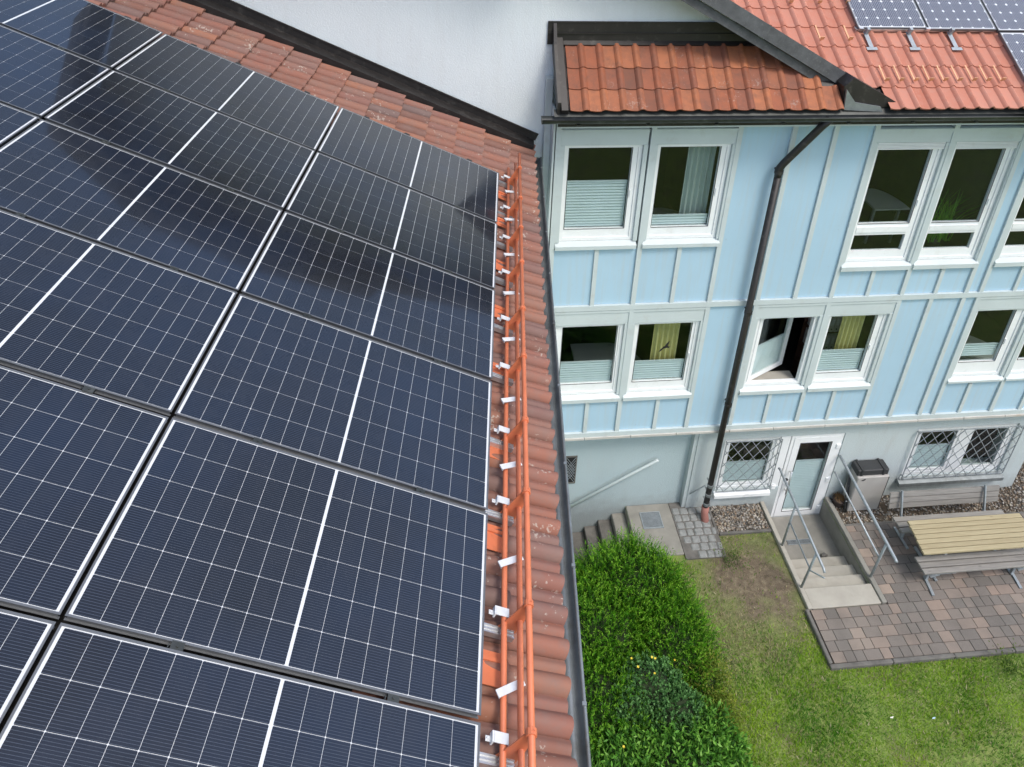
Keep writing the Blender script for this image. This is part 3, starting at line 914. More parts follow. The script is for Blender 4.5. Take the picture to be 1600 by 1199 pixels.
# copper snow hooks and grey panel hooks
hk = MB().box(-.010, .010, .0, .27, .0, .006).box(-.010, .010, -.006, .0, .0, .07).box(-.028, .028, -.012, -.006, .02, .075)
hkm = hk.mesh('snow_hook', 'copper')
for i in range(9):
    put('snow_hook', hkm, MR, MM @ Matrix.Translation((5.13 + i * .205, .43, .042)))
for x in (4.45, 4.86):
    put('snow_hook', hkm, MR, MM @ Matrix.Translation((x, 1.15, .042)))
for x in (4.2, 4.62, 5.03):
    put('snow_hook', hkm, MR, MM @ Matrix.Translation((x, 1.84, .042)))
gh = MB().box(-.03, .03, .02, .30, .0, .008).box(-.02, .02, .25, .30, .008, .10).box(-.075, .075, -.03, .02, .0, .006)
ghm = gh.mesh('panel_hook', 'galv')
for x in (5.13, 5.75, 6.36):
    put('panel_hook', ghm, MR, MM @ Matrix.Translation((x, 1.00, .045)))

# ---------------- gutter and downspout
def half_gutter(p0, p1, r, out, th=.004, n=10, bead=.011):
    """half-round channel from p0 to p1, out = horizontal unit vector to the open front side"""
    mb = MB(); p0 = Vector(p0); p1 = Vector(p1); out = Vector(out); up = Vector((0, 0, 1))
    for inner in (0, 1):
        rr = r - th * inner
        o = len(mb.v)
        for p in (p0, p1):
            for j in range(n + 1):
                t = math.pi * j / n
                mb.v.append(tuple(p - out * (rr * math.cos(t)) - up * (rr * math.sin(t))))
        for j in range(n):
            f = (o + j, o + j + 1, o + n + 2 + j, o + n + 1 + j)
            mb.f.append(f if inner else f[::-1])
    mb.tube([p0 + out * r, p1 + out * r], bead, 8)
    for p in (p0, p1):
        o = len(mb.v); mb.v.append(tuple(p))
        for j in range(n + 1):
            t = math.pi * j / n
            mb.v.append(tuple(p - out * (r * math.cos(t)) - up * (r * math.sin(t))))
        mb.f += [(o, o + 1 + j, o + 2 + j) for j in range(n)]
    return mb
GT = part('gutter', half_gutter((.56, -.40, 7.955), (11.5, -.40, 7.955), .075, (0, -1, 0)), 'gutter_dark', BLD, True)
part('fascia', MB().box(.78, 11.5, -.315, -.295, 7.80, 8.02), 'dark_metal', BLD)
part('eaves_soffit', MB().box(.80, 11.5, -.294, .0, 7.77, 7.80), 'pale_trim', BLD)
part('eaves_apron', MB().prism([(.72, -.30, 8.03), (.72, -.385, 7.965), (.72, -.385, 7.958), (.72, -.30, 8.02)], (10.8, 0, 0)), 'gutter_dark', BLD)
x = 1.0
while x < 11:
    part('gutter_bracket', MB().box(x, x + .045, -.44, -.30, 7.862, 7.874).box(x, x + .045, -.30, -.287, 7.80, 7.874), 'gutter_dark', GT)
    x += .88
ds = MB().tube([(4.30, -.38, 7.90), (4.24, -.33, 7.78), (3.93, -.14, 7.16), (3.90, -.12, 7.08), (3.90, -.12, 6.95)], .052, 12)
DS = part('downspout', ds, 'dark_metal', BLD, True)
part('pipe', MB().tube([(3.90, -.12, 6.97), (3.90, -.105, .32)], .05, 12), 'dark_metal', DS, True)
for z in (7.0, 4.62, 2.75, .85, .62, .38):
    part('pipe_collar', MB().tube([(3.90, -.12, z), (3.90, -.12, z + .05)], .060, 12).beam((3.90, -.12, z + .02), (3.90, .05, z + .02), .02, .02), 'zinc' if z < 1 else 'dark_metal', DS)
part('pipe_foot', MB().tube([(3.90, -.105, .32), (3.90, -.12, .16), (3.91, -.17, .05), (3.91, -.18, .0)], [.066, .066, .07, .072], 12), 'terracotta_pipe', DS, True)
part('wall_vent', MB().ring_frame(1.36, 1.56, .72, 1.39, .02, RY_ - .02, RY_ - .001), 'concrete_dark', BLD)
part('vent_mesh', MB().box(1.38, 1.54, RY_ - .006, RY_ - .001, .74, 1.37), 'black_hole', BLD)
vm_ = MB()
for s in (1, -1):
    for i in range(-3, 12):
        z = .74 + i * .07
        za, zb = (z, z + .26) if s > 0 else (z + .26, z)
        p, q = Vector((1.38, RY_ - .012, za)), Vector((1.54, RY_ - .012, zb))
        if min(za, zb) > .73 and max(za, zb) < 1.38: vm_.beam(p, q, .008, .006, (0, 1, 0))
part('vent_lattice', vm_, 'galv', BLD)

# ================================================================== BUILDING ON THE LEFT
ANX = thing('solar_roof_building', 'lower building with weathered brown tiles beneath the large solar panels', 'building', (-3, -6, 0))
rb = MB().box(-7.0, .50, -14, 1.80, -.24, -.165)
ROOF = put('tiled_roof', rb.mesh('tiled_roof', 'black_hole'), ANX, RF)
ot = tile_mesh('tile', .195, .405, 'tile_old', 'double', .046)
# local tile: x across -> along eave (RW), y up the slope
TL = Matrix(((0, -1, 0, 0), (1, 0, 0, 0), (0, 0, 1, 0), (0, 0, 0, 1)))   # tile x -> local y, tile y -> local -x
def put_tile(a, b, kindmesh=ot):
    put('tile', kindmesh, ROOF, RF @ Matrix.Translation((-a, -b, -.160)) @ TL @ jit(.006))
for r in range(17):
    a = -.525 + r * .365
    for c in range(46):
        b = -1.315 + c * .195
        vis_top = b < .25
        vis_side = a < .30
        if b > 6.9: continue
        if b > .25 and not vis_side: continue
        if vis_top and a > 5.2: continue
        put_tile(a, b)
# dark flashing at the foot of the white wall
fl = put('flashing', MB().box(-6.0, .50, 1.285, 1.515, -.056, -.044).mesh('flashing', 'dark_metal'), ROOF, RF)
put('flashing', MB().box(-6.0, .52, 1.480, 1.497, -.044, .06).box(-6.0, .52, 1.470, 1.4795, .045, .066).mesh('flashing', 'dark_metal'), ROOF, RF)
put('flashing', MB().box(-6.0, .50, 1.262, 1.284, -.125, -.040).mesh('flashing', 'dark_metal'), ROOF, RF)
# gutter along the eave
g0 = rp(-.628, -1.42, -.25); g1 = rp(-.628, 12, -.25)
zg = g0.z + .01
outv = Vector((RW.y, -RW.x, 0))
GL = part('gutter', half_gutter((g0.x, g0.y, zg), (g1.x, g1.y, zg), .070, outv), 'zinc', ANX, True)
ap = MB()
pa, pb, pc, pd = rp(-.45, -1.42, -.170), rp(-.45, 12, -.170), rp(-.585, 12, -.235), rp(-.585, -1.42, -.235)
ap.add([pa, pb, pc, pd], [(0, 1, 2, 3)])
part('drip_strip', ap, 'terracotta_pipe', ANX)
part('gutter_dirt', MB().tube([(g0.x, g0.y, zg - .078), (g1.x, g1.y, zg - .078)], .032, 8), 'zinc', GL, True)
for i in range(10):
    p = rp(-.628, -1.1 + i * .82, -.25)
    q = Vector((p.x, p.y, zg))
    part('gutter_bracket', MB().beam(q + outv * .080 + Vector((0, 0, .008)), q + outv * .056 + Vector((0, 0, .012)), .02, .012), 'zinc', GL)
# wall under the eave
aw = MB()
w0, w1, w2, w3 = rp(-.20, -1.44, 0), rp(-.20, 13, 0), rp(6, 13, 0), rp(6, -1.44, 0)
aw.prism([(w0.x, w0.y, -3), (w1.x, w1.y, -3), (w2.x, w2.y, -3), (w3.x, w3.y, -3)], (0, 0, 10.15))
part('wall', aw, 'white_render', ANX)

# ---------------- solar panels
PLEN, PWID, PA, PB = 1.905, 1.123, 1.9234, 1.154
fm = MB()
fw = .010
fm.box(0, PLEN, 0, fw, -.004, 0).box(0, PLEN, PWID - fw, PWID, -.004, 0).box(0, fw, fw, PWID - fw, -.004, 0).box(PLEN - fw, PLEN, fw, PWID - fw, -.004, 0)
fi = .0085                                            # side walls set back under the lip
fm.box(fi, PLEN - fi, fi, fi + .003, -.033, -.0095).box(fi, PLEN - fi, PWID - fi - .003, PWID - fi, -.033, -.0095).box(fi, fi + .003, fi + .003, PWID - fi - .003, -.033, -.0095).box(PLEN - fi - .003, PLEN - fi, fi + .003, PWID - fi - .003, -.033, -.0095)
fm.box(0, PLEN, 0, .012, -.0355, -.0335).box(0, PLEN, PWID - .012, PWID, -.0355, -.0335)
FRAME = fm.mesh('frame', 'panel_frame')
BACK = MB().box(fw, PLEN - fw, fw, PWID - fw, -.009, -.0042).mesh('backsheet', 'backsheet')
cp = (PLEN - 2 * fw - .026 - .015) / 16
rpth = (PWID - 2 * fw - .008) / 6
def cell_mesh(w, h, cut, th, mat):
    a, b = w / 2, h / 2
    o = [(-a + cut, -b), (a - cut, -b), (a, -b + cut), (a, b - cut), (a - cut, b), (-a + cut, b), (-a, b - cut), (-a, -b + cut)]
    mb = MB().add([(x, y, 0) for x, y in o] + [(x, y, th) for x, y in o], [tuple(range(8, 16))] + [(i, (i + 1) % 8, 8 + (i + 1) % 8, 8 + i) for i in range(8)])
    return mb.mesh('solar_cell', mat)
CELL = cell_mesh(cp - .0019, rpth - .0020, .0032, .0009, 'cell_dark')
ORD = ['first', 'second', 'third', 'fourth', 'fifth', 'sixth', 'seventh']
COLN = ['beside the orange pipes', 'second from the orange pipes', 'third from the orange pipes']
for r in range(7):
    for c in range(3):
        if c == 2 and r > 2: continue
        a1 = (c + 1) * PA - .009; b1 = r * PB + PWID + .0155
        m = RF @ Matrix.Translation((-a1, -b1, 0)) @ Matrix.Rotation(rnd.uniform(-.003, .003), 4, 'Y') @ Matrix.Rotation(rnd.uniform(-.003, .003), 4, 'X')
        P = put('solar_module', None, None, m)
        P.empty_display_size = .1
        tag(P, 'dark solar panel in the %s row from the white wall, %s' % (ORD[r], COLN[c]), 'solar panel', 'large solar panels on the brown roof')
        put('frame', FRAME, P, m); put('backsheet', BACK, P, m)
        for i in range(16):
            for j in range(6):
                x = fw + .013 + cp * (i + .5) + (.015 if i > 7 else 0)
                y = fw + .004 + rpth * (j + .5)
                put('solar_cell', CELL, P, m @ Matrix.Translation((x, y, -.0041)))
# mounting rails under the panels and clamps between them
MF = thing('panel_mounting', 'silver mounting rails and clamps holding the large solar panels', 'mounting frame', rp(0, 3, -.08))
RB = [.137, .851, 1.455, 2.065, 2.755, 3.346, 3.998, 4.583, 5.299, 5.907]
rail = MB().box(-.8, .185, -.022, .022, -.075, -.045).box(-.8, .185, -.022, -.014, -.045, -.036).box(-.8, .185, -.004, .004, -.045, -.036).box(-.8, .185, .014, .022, -.045, -.036).mesh('rail', 'aluminium')
for b in RB:
    put('rail', rail, MF, RF @ Matrix.Translation((0, -b, 0)))
clamp = MB().box(-.028, .028, -.020, .020, -.004, .002).tube([(0, 0, .003), (0, 0, .008)], .006, 6).box(-.04, -.035, -.009, .009, -.03, -.004).mesh('clamp', 'gutter_dark')
for r in range(1, 7):
    for c in range(3):
        if c == 2 and r > 3: continue
        for f in (.235, .755):
            put('clamp', clamp, MF, RF @ Matrix.Translation((-(c * PA + f * PLEN), -(r * PB), 0)))
eclamp = MB().box(-.03, .03, -.004, .018, -.03, .004).mesh('clamp', 'black_plastic')
for c in range(3):
    for f in (.2, .6, .85):
        put('clamp', eclamp, MF, RF @ Matrix.Translation((-(c * PA + f * PLEN), -.008, 0)))

# ---------------- snow guard
SG = thing('snow_guard', 'three orange pipes on orange brackets running along the eave', 'snow guard', rp(-.15, 3, -.12))
def L(a, b, h): return rp(a, b, h)
part('pipe', MB().tube([L(-.108, -.2, 0), L(-.108, 9, 0)], .0165, 12), 'orange_paint', SG, True)
part('pipe', MB().tube([L(-.178, -.30, .05), L(-.178, 9, .05)], .0165, 12), 'orange_paint', SG, True)
part('pipe', MB().tube([L(-.158, -.26, .20), L(-.158, 9, .20)], .0175, 12), 'orange_paint', SG, True)
# bracket: triangular plate standing across the eave with a ring round the top pipe
bm = MB().prism([(.085, 0, -.055), (.20, 0, -.055), (.205, 0, .02), (.178, 0, .20), (.160, 0, .232), (.138, 0, .215), (.115, 0, .06)], (0, .006, 0))
bm.tube([(.158, -.012, .20), (.158, .018, .20)], .026, 12)
bm.box(-.25, .20, -.016, .020, -.105, -.098)
bme = bm.mesh('bracket', 'orange_paint')
clip = MB().box(.055, .128, -.024, .024, .0175, .0215).box(.045, .054, -.024, .024, -.012, .0215).box(.124, .130, -.024, .024, -.028, .0175).box(.022, .045, -.012, .012, -.012, -.008).tube([(.032, 0, -.008), (.032, 0, .0)], .006, 6).mesh('clip', 'white_steel')
strap = MB().box(.045, .215, -.019, .019, .0690, .0725).box(.196, .202, -.019, .019, .03, .069).box(.055, .0585, -.019, .019, .052, .069).mesh('strap', 'white_steel')
bolt = MB().tube([(.150, 0, .0), (.150, 0, .014)], .010, 6).box(.125, .175, -.02, .02, -.008, 0).mesh('bolt_plate', 'copper')
for i, b in enumerate(RB + [6.6, 7.2]):
    put('bracket', bme, SG, RF @ Matrix.Translation((0, -b + .02, 0)))
    put('clip', clip, SG, RF @ Matrix.Translation((0, -b + .07, 0)))
for b in (.435, 1.045, 1.71, 2.33, 2.96, 3.64, 4.24, 4.93, 5.62):
    put('strap', strap, SG, RF @ Matrix.Translation((.125, -b, 0)) @ Matrix.Rotation(.55, 4, 'Z') @ Matrix.Translation((-.125, 0, -.03)))
    put('bolt_plate', bolt, SG, RF @ Matrix.Translation((0, -b - .05, -.115)))
plate = MB().box(-.30, .13, -.085, .085, -.078, -.072).box(-.30, .13, .03, .05, -.072, -.060).mesh('base_plate', 'orange_paint')
for b in (.38, .97, 1.78, 2.50, 3.25, 4.03, 4.72, 5.48):
    put('base_plate', plate, SG, RF @ Matrix.Translation((0, -b, 0)))

# ---------------- older panels on the red roof
C2 = cell_mesh(.158, .158, .022, .001, 'cell_busbar')
def small_panel(x, s, label, nrow, s_from=0):
    w, h = 1.005, 1.66
    m = MM @ Matrix.Translation((x, s, .10))
    P = put('roof_solar_module', None, None, m)
    tag(P, label, 'solar panel', 'older solar panels on the red roof')
    f = MB().box(0, w, 0, .014, -.04, 0).box(0, w, h - .014, h, -.04, 0).box(0, .014, .014, h - .014, -.04, 0).box(w - .014, w, .014, h - .014, -.04, 0)
    put('frame', f.mesh('frame', 'panel_frame'), P, m)
    put('backsheet', MB().box(.014, w - .014, .014, h - .014, -.009, -.004).mesh('backsheet', 'backsheet'), P, m)
    for i in range(6):
        for j in range(nrow):
            put('solar_cell', C2, P, m @ Matrix.Translation((.0225 + .16 * (i + .5), .03 + .16 * (j + .5), -.0039)))
small_panel(5.02, 1.33, 'grey solar panel on the red roof, closest to the wooden verge', 10)
small_panel(6.045, 1.31, 'grey solar panel in the upper row of the red roof, second from the verge', 10)
small_panel(7.07, 1.29, 'grey solar panel in the upper row of the red roof, at the picture corner', 10)
small_panel(7.07, -.40, 'grey solar panel at the picture edge, below the upper row on the red roof', 10)
R2 = thing('roof_panel_rail', 'silver rail under the lower edge of the grey solar panels on the red roof', 'rail', MM @ Vector((6, 1.35, .05)))
put('rail', MB().box(5.0, 7.05, 1.345, 1.385, .045, .059).box(5.0, 7.05, 1.322, 1.329, .035, .075).mesh('rail', 'aluminium'), R2, MM)
for x in (5.06, 6.035):
    put('clamp', MB().box(x - .03, x + .03, 1.305, 1.335, .06, .106).mesh('clamp', 'aluminium'), R2, MM)

# ================================================================== ENTRANCE STAIRWELL
SW = thing('entrance_stairwell', 'sunken concrete landing with steps leading from the white door up to the terrace', 'stairs', (5.7, -.8, -.4))
part('landing', MB().box(5.125, 6.305, -.83, .118, -.52, -.40), 'concrete', SW)
for i, (y0, y1, z) in enumerate(((-1.075, -.832, -.29), (-1.335, -1.077, -.18), (-1.592, -1.337, -.07), (-1.94, -1.594, .055))):
    part('step', MB().bbox(5.128, 6.302, y0, y1, -.52, z, .008), 'concrete_pale', SW)
part('side_wall', MB().bbox(5.048, 5.124, -1.945, .117, -.55, .075, .008), 'concrete_pale', SW)
part('side_wall', MB().bbox(6.308, 6.392, -1.945, .117, -.55, .085, .008), 'concrete', SW)
dr = MB().box(5.44, 5.92, -.475, -.39, -.399, -.392)
D2 = part('drain_grate', MB().ring_frame(5.44, 5.92, -.475, -.39, .01, 0, 0), 'galv', SW) if 0 else part('drain_channel', dr, 'black_hole', SW)
gb = MB()
for i in range(24):
    gb.box(5.445 + i * .02, 5.454 + i * .02, -.475, -.39, -.3915, -.386)
gb.box(5.435, 5.925, -.482, -.4755, -.3915, -.385).box(5.435, 5.925, -.3895, -.383, -.3915, -.385)
part('drain_grate', gb, 'galv', SW)
# railings
R1 = thing('stair_railing', 'galvanised railing with two posts on the lawn side of the entrance steps', 'railing', (5.09, -.8, 0))
part('handrail', MB().tube([(5.09, -.12, 1.20), (5.09, -.16, 1.215), (5.09, -1.93, 1.03), (5.09, -1.97, 1.00)], .021, 10), 'galv', R1, True)
part('lower_rail', MB().tube([(5.09, -.83, .70), (5.09, -1.67, .62), (5.09, -2.0, .92)], .014, 8), 'galv', R1, True)
part('post', MB().tube([(5.09, -.80, .06), (5.09, -.84, 1.14)], .02, 10), 'galv', R1, True)
part('post', MB().tube([(5.09, -1.58, .06), (5.09, -1.67, 1.055)], .02, 10), 'galv', R1, True)
Rr = thing('stair_railing', 'galvanised double railing between the entrance steps and the benches', 'railing', (6.35, -.8, 0))
part('handrail', MB().tube([(6.33, .10, 1.17), (6.33, -.06, 1.165), (6.33, -1.84, 1.0), (6.33, -1.88, .985)], .026, 10), 'galv', Rr, True)
part('lower_rail', MB().tube([(6.33, .10, .76), (6.33, -.06, .75), (6.33, -1.56, .62)], .017, 8), 'galv', Rr, True)
part('post', MB().tube([(6.34, -1.50, .07), (6.33, -1.565, 1.02)], .021, 10), 'galv', Rr, True)
# stairs down along the recessed wall
ST = thing('cellar_stairs', 'mossy concrete steps going down along the recessed wall behind the hedge', 'stairs', (2, -.3, -.6))
part('landing', MB().bbox(2.545, 3.345, -.80, .246, -.3, .03, .012), 'concrete', ST)
for i in range(6):
    x1 = 2.54 - .245 * i
    part('step', MB().bbox(x1 - .242, x1, -.80, .246, -2.2, -.15 * (i + 1), .012), 'concrete_dark' if i > 0 else 'concrete', ST)
part('side_wall', MB().bbox(1.0, 2.54, -.93, -.803, -2.2, .05, .01), 'concrete_dark', ST)
DG = thing('drain_cover', 'square slotted drain cover set in the landing of the cellar steps', 'drain cover', (2.95, -.1, .03))
part('pit', MB().box(2.77, 3.12, -.26, .06, .031, .036), 'black_hole', DG)
part('cover_frame', MB().box(2.76, 2.775, -.27, .07, .031, .046).box(3.115, 3.13, -.27, .07, .031, .046).box(2.7755, 3.1145, .055, .07, .031, .046).box(2.7755, 3.1145, -.27, -.255, .031, .046), 'galv', DG)
for i in range(13):
    part('bar', MB().box(2.7755, 3.1145, -.25 + i * .0235, -.238 + i * .0235, .0365, .044), 'galv', DG)
WHR = thing('wall_handrail', 'pale grey handrail sloping down the recessed wall', 'handrail', (2.2, .2, .7))
part('rail', MB().tube([(1.30, .16, .08), (2.955, .16, 1.245), (2.99, .16, 1.26)], .027, 10), 'pale_trim', WHR, True)
for x, z in ((1.955, .53), (2.84, 1.15)):
    part('bracket', MB().tube([(x, .16, z), (x + .01, .16, z - .04), (x + .02, .249, z - .05)], .008, 8), 'galv', WHR, True)
BR = thing('pipe_stay', 'thin grey wall stay beside the foot of the downspout', 'bracket', (3.75, .05, .5))
part('rod', MB().tube([(3.66, .10, .42), (3.84, -.04, .78)], .011, 8), 'galv', BR, True)

# ================================================================== BENCHES AND TABLE
def bench_legs(t, xs, y0, y1, zs, back=None):
    for x in xs:
        mb = MB()
        mb.beam((x, y0, .07), (x, y1, .07), .04, .022)
        mb.beam((x, (y0 + y1) / 2, .07), (x, (y0 + y1) / 2, zs - .05), .045, .045)
        mb.beam((x, y0 + .05, zs - .045), (x, y1 - .03, zs - .045), .04, .03)
        if back:
            mb.beam((x, y1 - .05, zs - .045), (x, back[0], back[1]), .04, .025, (1, 0, 0))
        part('leg', mb, 'galv', t)
def planks(t, x0, x1, ys, z, th, w, mat, tilt=0):
    for y in ys:
        part('plank', MB().bbox(x0 + rnd.uniform(-.01, .01), x1 + rnd.uniform(-.01, .01), y - w / 2 + .009, y + w / 2 - .009, z - th, z, .005), mat, t)
B1 = thing('garden_bench', 'weathered grey bench with backrest standing nearest the wall', 'bench', (8.1, -.7, .06))
planks(B1, 7.09, 9.16, (-.735, -.845, -.955), .47, .035, .108, 'wood_grey')
for i, (y, z) in enumerate(((-.395, .60), (-.365, .705), (-.335, .81))):
    mb = MB().beam((7.09, y - .12, z - .06), (9.17, y - .12, z - .06), .032, .088, (0, .28, 1))
    part('back_plank', mb, 'wood_grey', B1)
bench_legs(B1, (7.28, 8.86), -1.04, -.60, .47, (-.47, .86))
T1 = thing('garden_table', 'wooden picnic table with a pale yellow boarded top', 'table', (8.1, -1.35, .06))
for i in range(7):
    y = -1.045 - i * .0905
    part('board', MB().bbox(7.085 - .012 * i + rnd.uniform(-.006, .006), 9.15, y - .0395, y + .0395, .735, .772 + rnd.uniform(0, .002), .005), 'wood_pale', T1)
for x in (7.42, 8.80):
    mb = MB().beam((x, -1.06, .715), (x, -1.62, .715), .04, .035).beam((x, -1.33, .70), (x, -1.33, .09), .05, .05).beam((x, -1.02, .08), (x, -1.66, .08), .045, .025)
    part('trestle', mb, 'galv', T1)
part('apron_board', MB().box(7.2, 8.98, -1.345, -1.315, .60, .695), 'wood_pale', T1)
B2 = thing('garden_bench', 'weathered grey backless bench on the lawn side of the table', 'bench', (8, -1.65, .06))
planks(B2, 7.03, 9.0, (-1.505, -1.615, -1.725), .47, .035, .108, 'wood_grey')
for x in (7.22, 8.78):
    mb = MB().beam((x + .05, -1.56, .08), (x, -1.90, .075), .045, .024).beam((x + .03, -1.62, .09), (x + .03, -1.62, .415), .045, .045).beam((x + .03, -1.47, .415), (x + .03, -1.76, .415), .04, .03)
    mb.beam((x - .03, -1.735, .40), (x + .38, -1.75, .42), .025, .025).beam((x - .05, -1.74, .35), (x + .1, -1.74, .40), .05, .03)
    part('leg', mb, 'galv', B2)

# cabinet with black lid, leaning boards, pot
CB = thing('storage_box', 'upright pale grey box with a black lid against the wall', 'storage box', (6.9, 0, 0))
part('body', MB().bbox(6.60, 7.20, -.18, .08, .03, .90, .015), 'cabinet_grey', CB)
part('lid', MB().bbox(6.60, 7.19, -.14, .10, .905, 1.03, .012), 'black_plastic', CB)
for x in (6.68, 7.09):
    part('strap', MB().box(x - .018, x + .018, -.152, .105, .903, 1.045), 'black_plastic', CB)
part('edge_trim', MB().box(7.202, 7.212, -.17, .07, .05, .86), 'black_plastic', CB)
part('handle', MB().tube([(6.69, -.183, .83), (6.70, -.195, .84), (6.73, -.195, .86), (6.745, -.183, .865)], .008, 6), 'black_plastic', CB)
FB = thing('folding_frame', 'dark folded metal frame leaning beside the grey box', 'folded frame', (6.55, 0, 0))
for dx in (0, .045):
    part('tube', MB().tube([(6.53 + dx, -.20, .03), (6.56 + dx * .5, .02, .80)], .014, 8), 'black_plastic', FB, True)
part('crossbar', MB().tube([(6.53, -.14, .25), (6.58, -.14, .25)], .01, 6).tube([(6.55, -.05, .55), (6.59, -.05, .55)], .01, 6), 'galv', FB)
PT = thing('flower_pot', 'dark round pot of dried brown stems beside the stair wall', 'flower pot', (6.50, -.02, .02))
pm = MB().tube([(6.50, -.02, .02), (6.50, -.02, .06), (6.50, -.02, .17), (6.50, -.02, .18)], [.075, .085, .115, .12], 16)
part('pot', pm, 'pot_dark', PT, True)
dm = MB()
for i in range(70):
    a = rnd.uniform(0, 6.28); r = rnd.uniform(.0, .09); b = rnd.uniform(.0, .08)
    p = Vector((6.50 + r * math.cos(a), -.02 + r * math.sin(a), .18))
    dm.beam(p, p + Vector((b * math.cos(a + 1), b * math.sin(a + 1), rnd.uniform(.01, .06))), .008, .003)
part('stems', dm, 'dry_plant', PT)
BL = thing('stone', 'small grey stone lying on the landing beside the steps', 'stone', (5.98, -.75, -.38))
t = MB().tube([(5.92, -.76, -.39), (5.94, -.76, -.37), (6.0, -.75, -.36), (6.05, -.74, -.375)], [.015, .035, .045, .015], 7)
part('rock', t, 'concrete_dark', BL)

# ================================================================== INSIDE THE ROOMS
def curtain(x0, x1, y, z0, z1, mat, label, waves=6):
    n = waves * 8; vs = []
    for i in range(n + 1):
        t = i / n
        yy = y + .028 * math.sin(t * waves * 2 * math.pi)
        vs += [(x0 + (x1 - x0) * t, yy, z0), (x0 + (x1 - x0) * t, yy + .01, z1)]
    mb = MB().add(vs, [(2 * i, 2 * i + 2, 2 * i + 3, 2 * i + 1) for i in range(n)])
    o = put('curtain', mb.mesh('curtain', mat, True))
    tag(o, label, 'curtain')
curtain(2.72, 3.12, .25, 5.85, 7.55, 'grey_curtain', 'grey curtain behind the upper window closest to the downspout', 5)
curtain(2.60, 3.02, .25, 3.05, 4.55, 'yellow_curtain', 'yellow curtain behind the pane with the bird silhouette', 5)
curtain(5.72, 6.10, .25, 3.05, 4.55, 'yellow_curtain', 'yellow curtain beside the shelf of white binders', 5)
SHF = thing('book_shelf', 'brown shelf of white binders behind the window next to the opened one', 'shelf', (5.95, .95, 2.25))
for z in (2.62, 3.02, 3.42, 3.82, 4.22):
    part('board', MB().box(5.62, 6.52, .80, 1.12, z - .02, z), 'shelf_brown', SHF)
part('back', MB().box(5.62, 6.52, 1.121, 1.14, 2.25, 4.55), 'shelf_brown', SHF)
bw = MB().bbox(-.037, .037, 0, .26, 0, .32, .003)
bwm = bw.mesh('body', 'binder_white'); blm = MB().box(-.024, .024, -.002, 0, .14, .27).mesh('spine_label', 'binder_label'); bhm = MB().tube([(0, -.003, .06), (0, 0, .06)], .014, 10).mesh('finger_hole', 'black_hole')
for z, zn in ((3.02, 'lower'), (3.42, 'middle'), (3.82, 'upper')):
    for i in range(3, 10):
        m = Matrix.Translation((5.42 + i * .09, .81, z + .001))
        o = put('binder', None, None, m)
        tag(o, 'white lever arch binder on the %s board of the brown shelf' % zn, 'binder', 'binders on the brown shelf')
        put('body', bwm, o, m); put('spine_label', blm, o, m); put('finger_hole', bhm, o, m)
def desk(x0, x1, y0, y1, z, label):
    d = thing('desk', label, 'desk', ((x0 + x1) / 2, (y0 + y1) / 2, z - .7))
    n = 10; pts = [(x0, y0, z), (x1, y0, z)] + [(x1 - (x1 - x0) * .5 * (1 - math.cos(t * math.pi / 2 / n)), y0 + (y1 - y0) * math.sin(t * math.pi / 2 / n), z) for t in range(1, n + 1)] + [(x0, y1, z)]
    part('desktop', MB().prism(pts, (0, 0, -.03)), 'desk_grey', d)
    part('leg', MB().box(x0 + .05, x0 + .09, y0 + .1, y0 + .14, z - .72, z - .031), 'galv', d)
    part('leg', MB().box(x1 - .12, x1 - .08, y0 + .1, y0 + .14, z - .72, z - .031), 'galv', d)
desk(5.15, 5.72, .55, 1.35, 5.75, 'grey rounded desk behind the upper window right of the tall blue panels')
desk(6.25, 6.85, 1.0, 1.7, 5.75, 'grey desk deep in the upper room behind the two-pane windows')
desk(2.2, 3.2, .5, 1.2, 5.75, 'grey desk behind the upper window with the grey curtain')
desk(1.5, 2.7, .5, 1.3, 2.98, 'grey desk behind the middle-floor window with the bird silhouette')
desk(7.9, 9.2, .4, 1.2, 2.98, 'grey desk behind the middle-floor window at the picture edge')
PP = thing('potted_plant', 'green arching house plant behind the upper window near the picture edge', 'house plant', (6.95, .38, 5.6))
pv = []; pf = []; pcol = []
for i in range(120):
    a = rnd.uniform(0, 6.28); ln = rnd.uniform(.35, .95); lean = rnd.uniform(.15, .9)
    base_ = Vector((6.95 + rnd.uniform(-.2, .2), .34 + rnd.uniform(-.06, .15), 5.55))
    s = Vector((-math.sin(a), math.cos(a), 0)) * .009
    prev = None
    for k_ in range(4):
        t = k_ / 3
        p = base_ + Vector((math.cos(a) * lean * ln * t * t, math.sin(a) * lean * ln * t * t * .5, ln * (t - .35 * lean * t * t)))
        pv += [tuple(p - s * (1 - t * .9)), tuple(p + s * (1 - t * .9))]
        pcol += [(.12 + .08 * rnd.random(), .34 + .12 * rnd.random(), .05)] * 2
        if k_:
            o = len(pv) - 4
            pf.append((o, o + 1, o + 3, o + 2))
put('leaves', np_mesh('leaves', np.array(pv), np.array(pf), 'leaf', np.array(pcol)), PP)
part('pot', MB().tube([(6.95, .42, 5.42), (6.95, .42, 5.58)], [.10, .13], 14), 'pot_dark', PP, True)

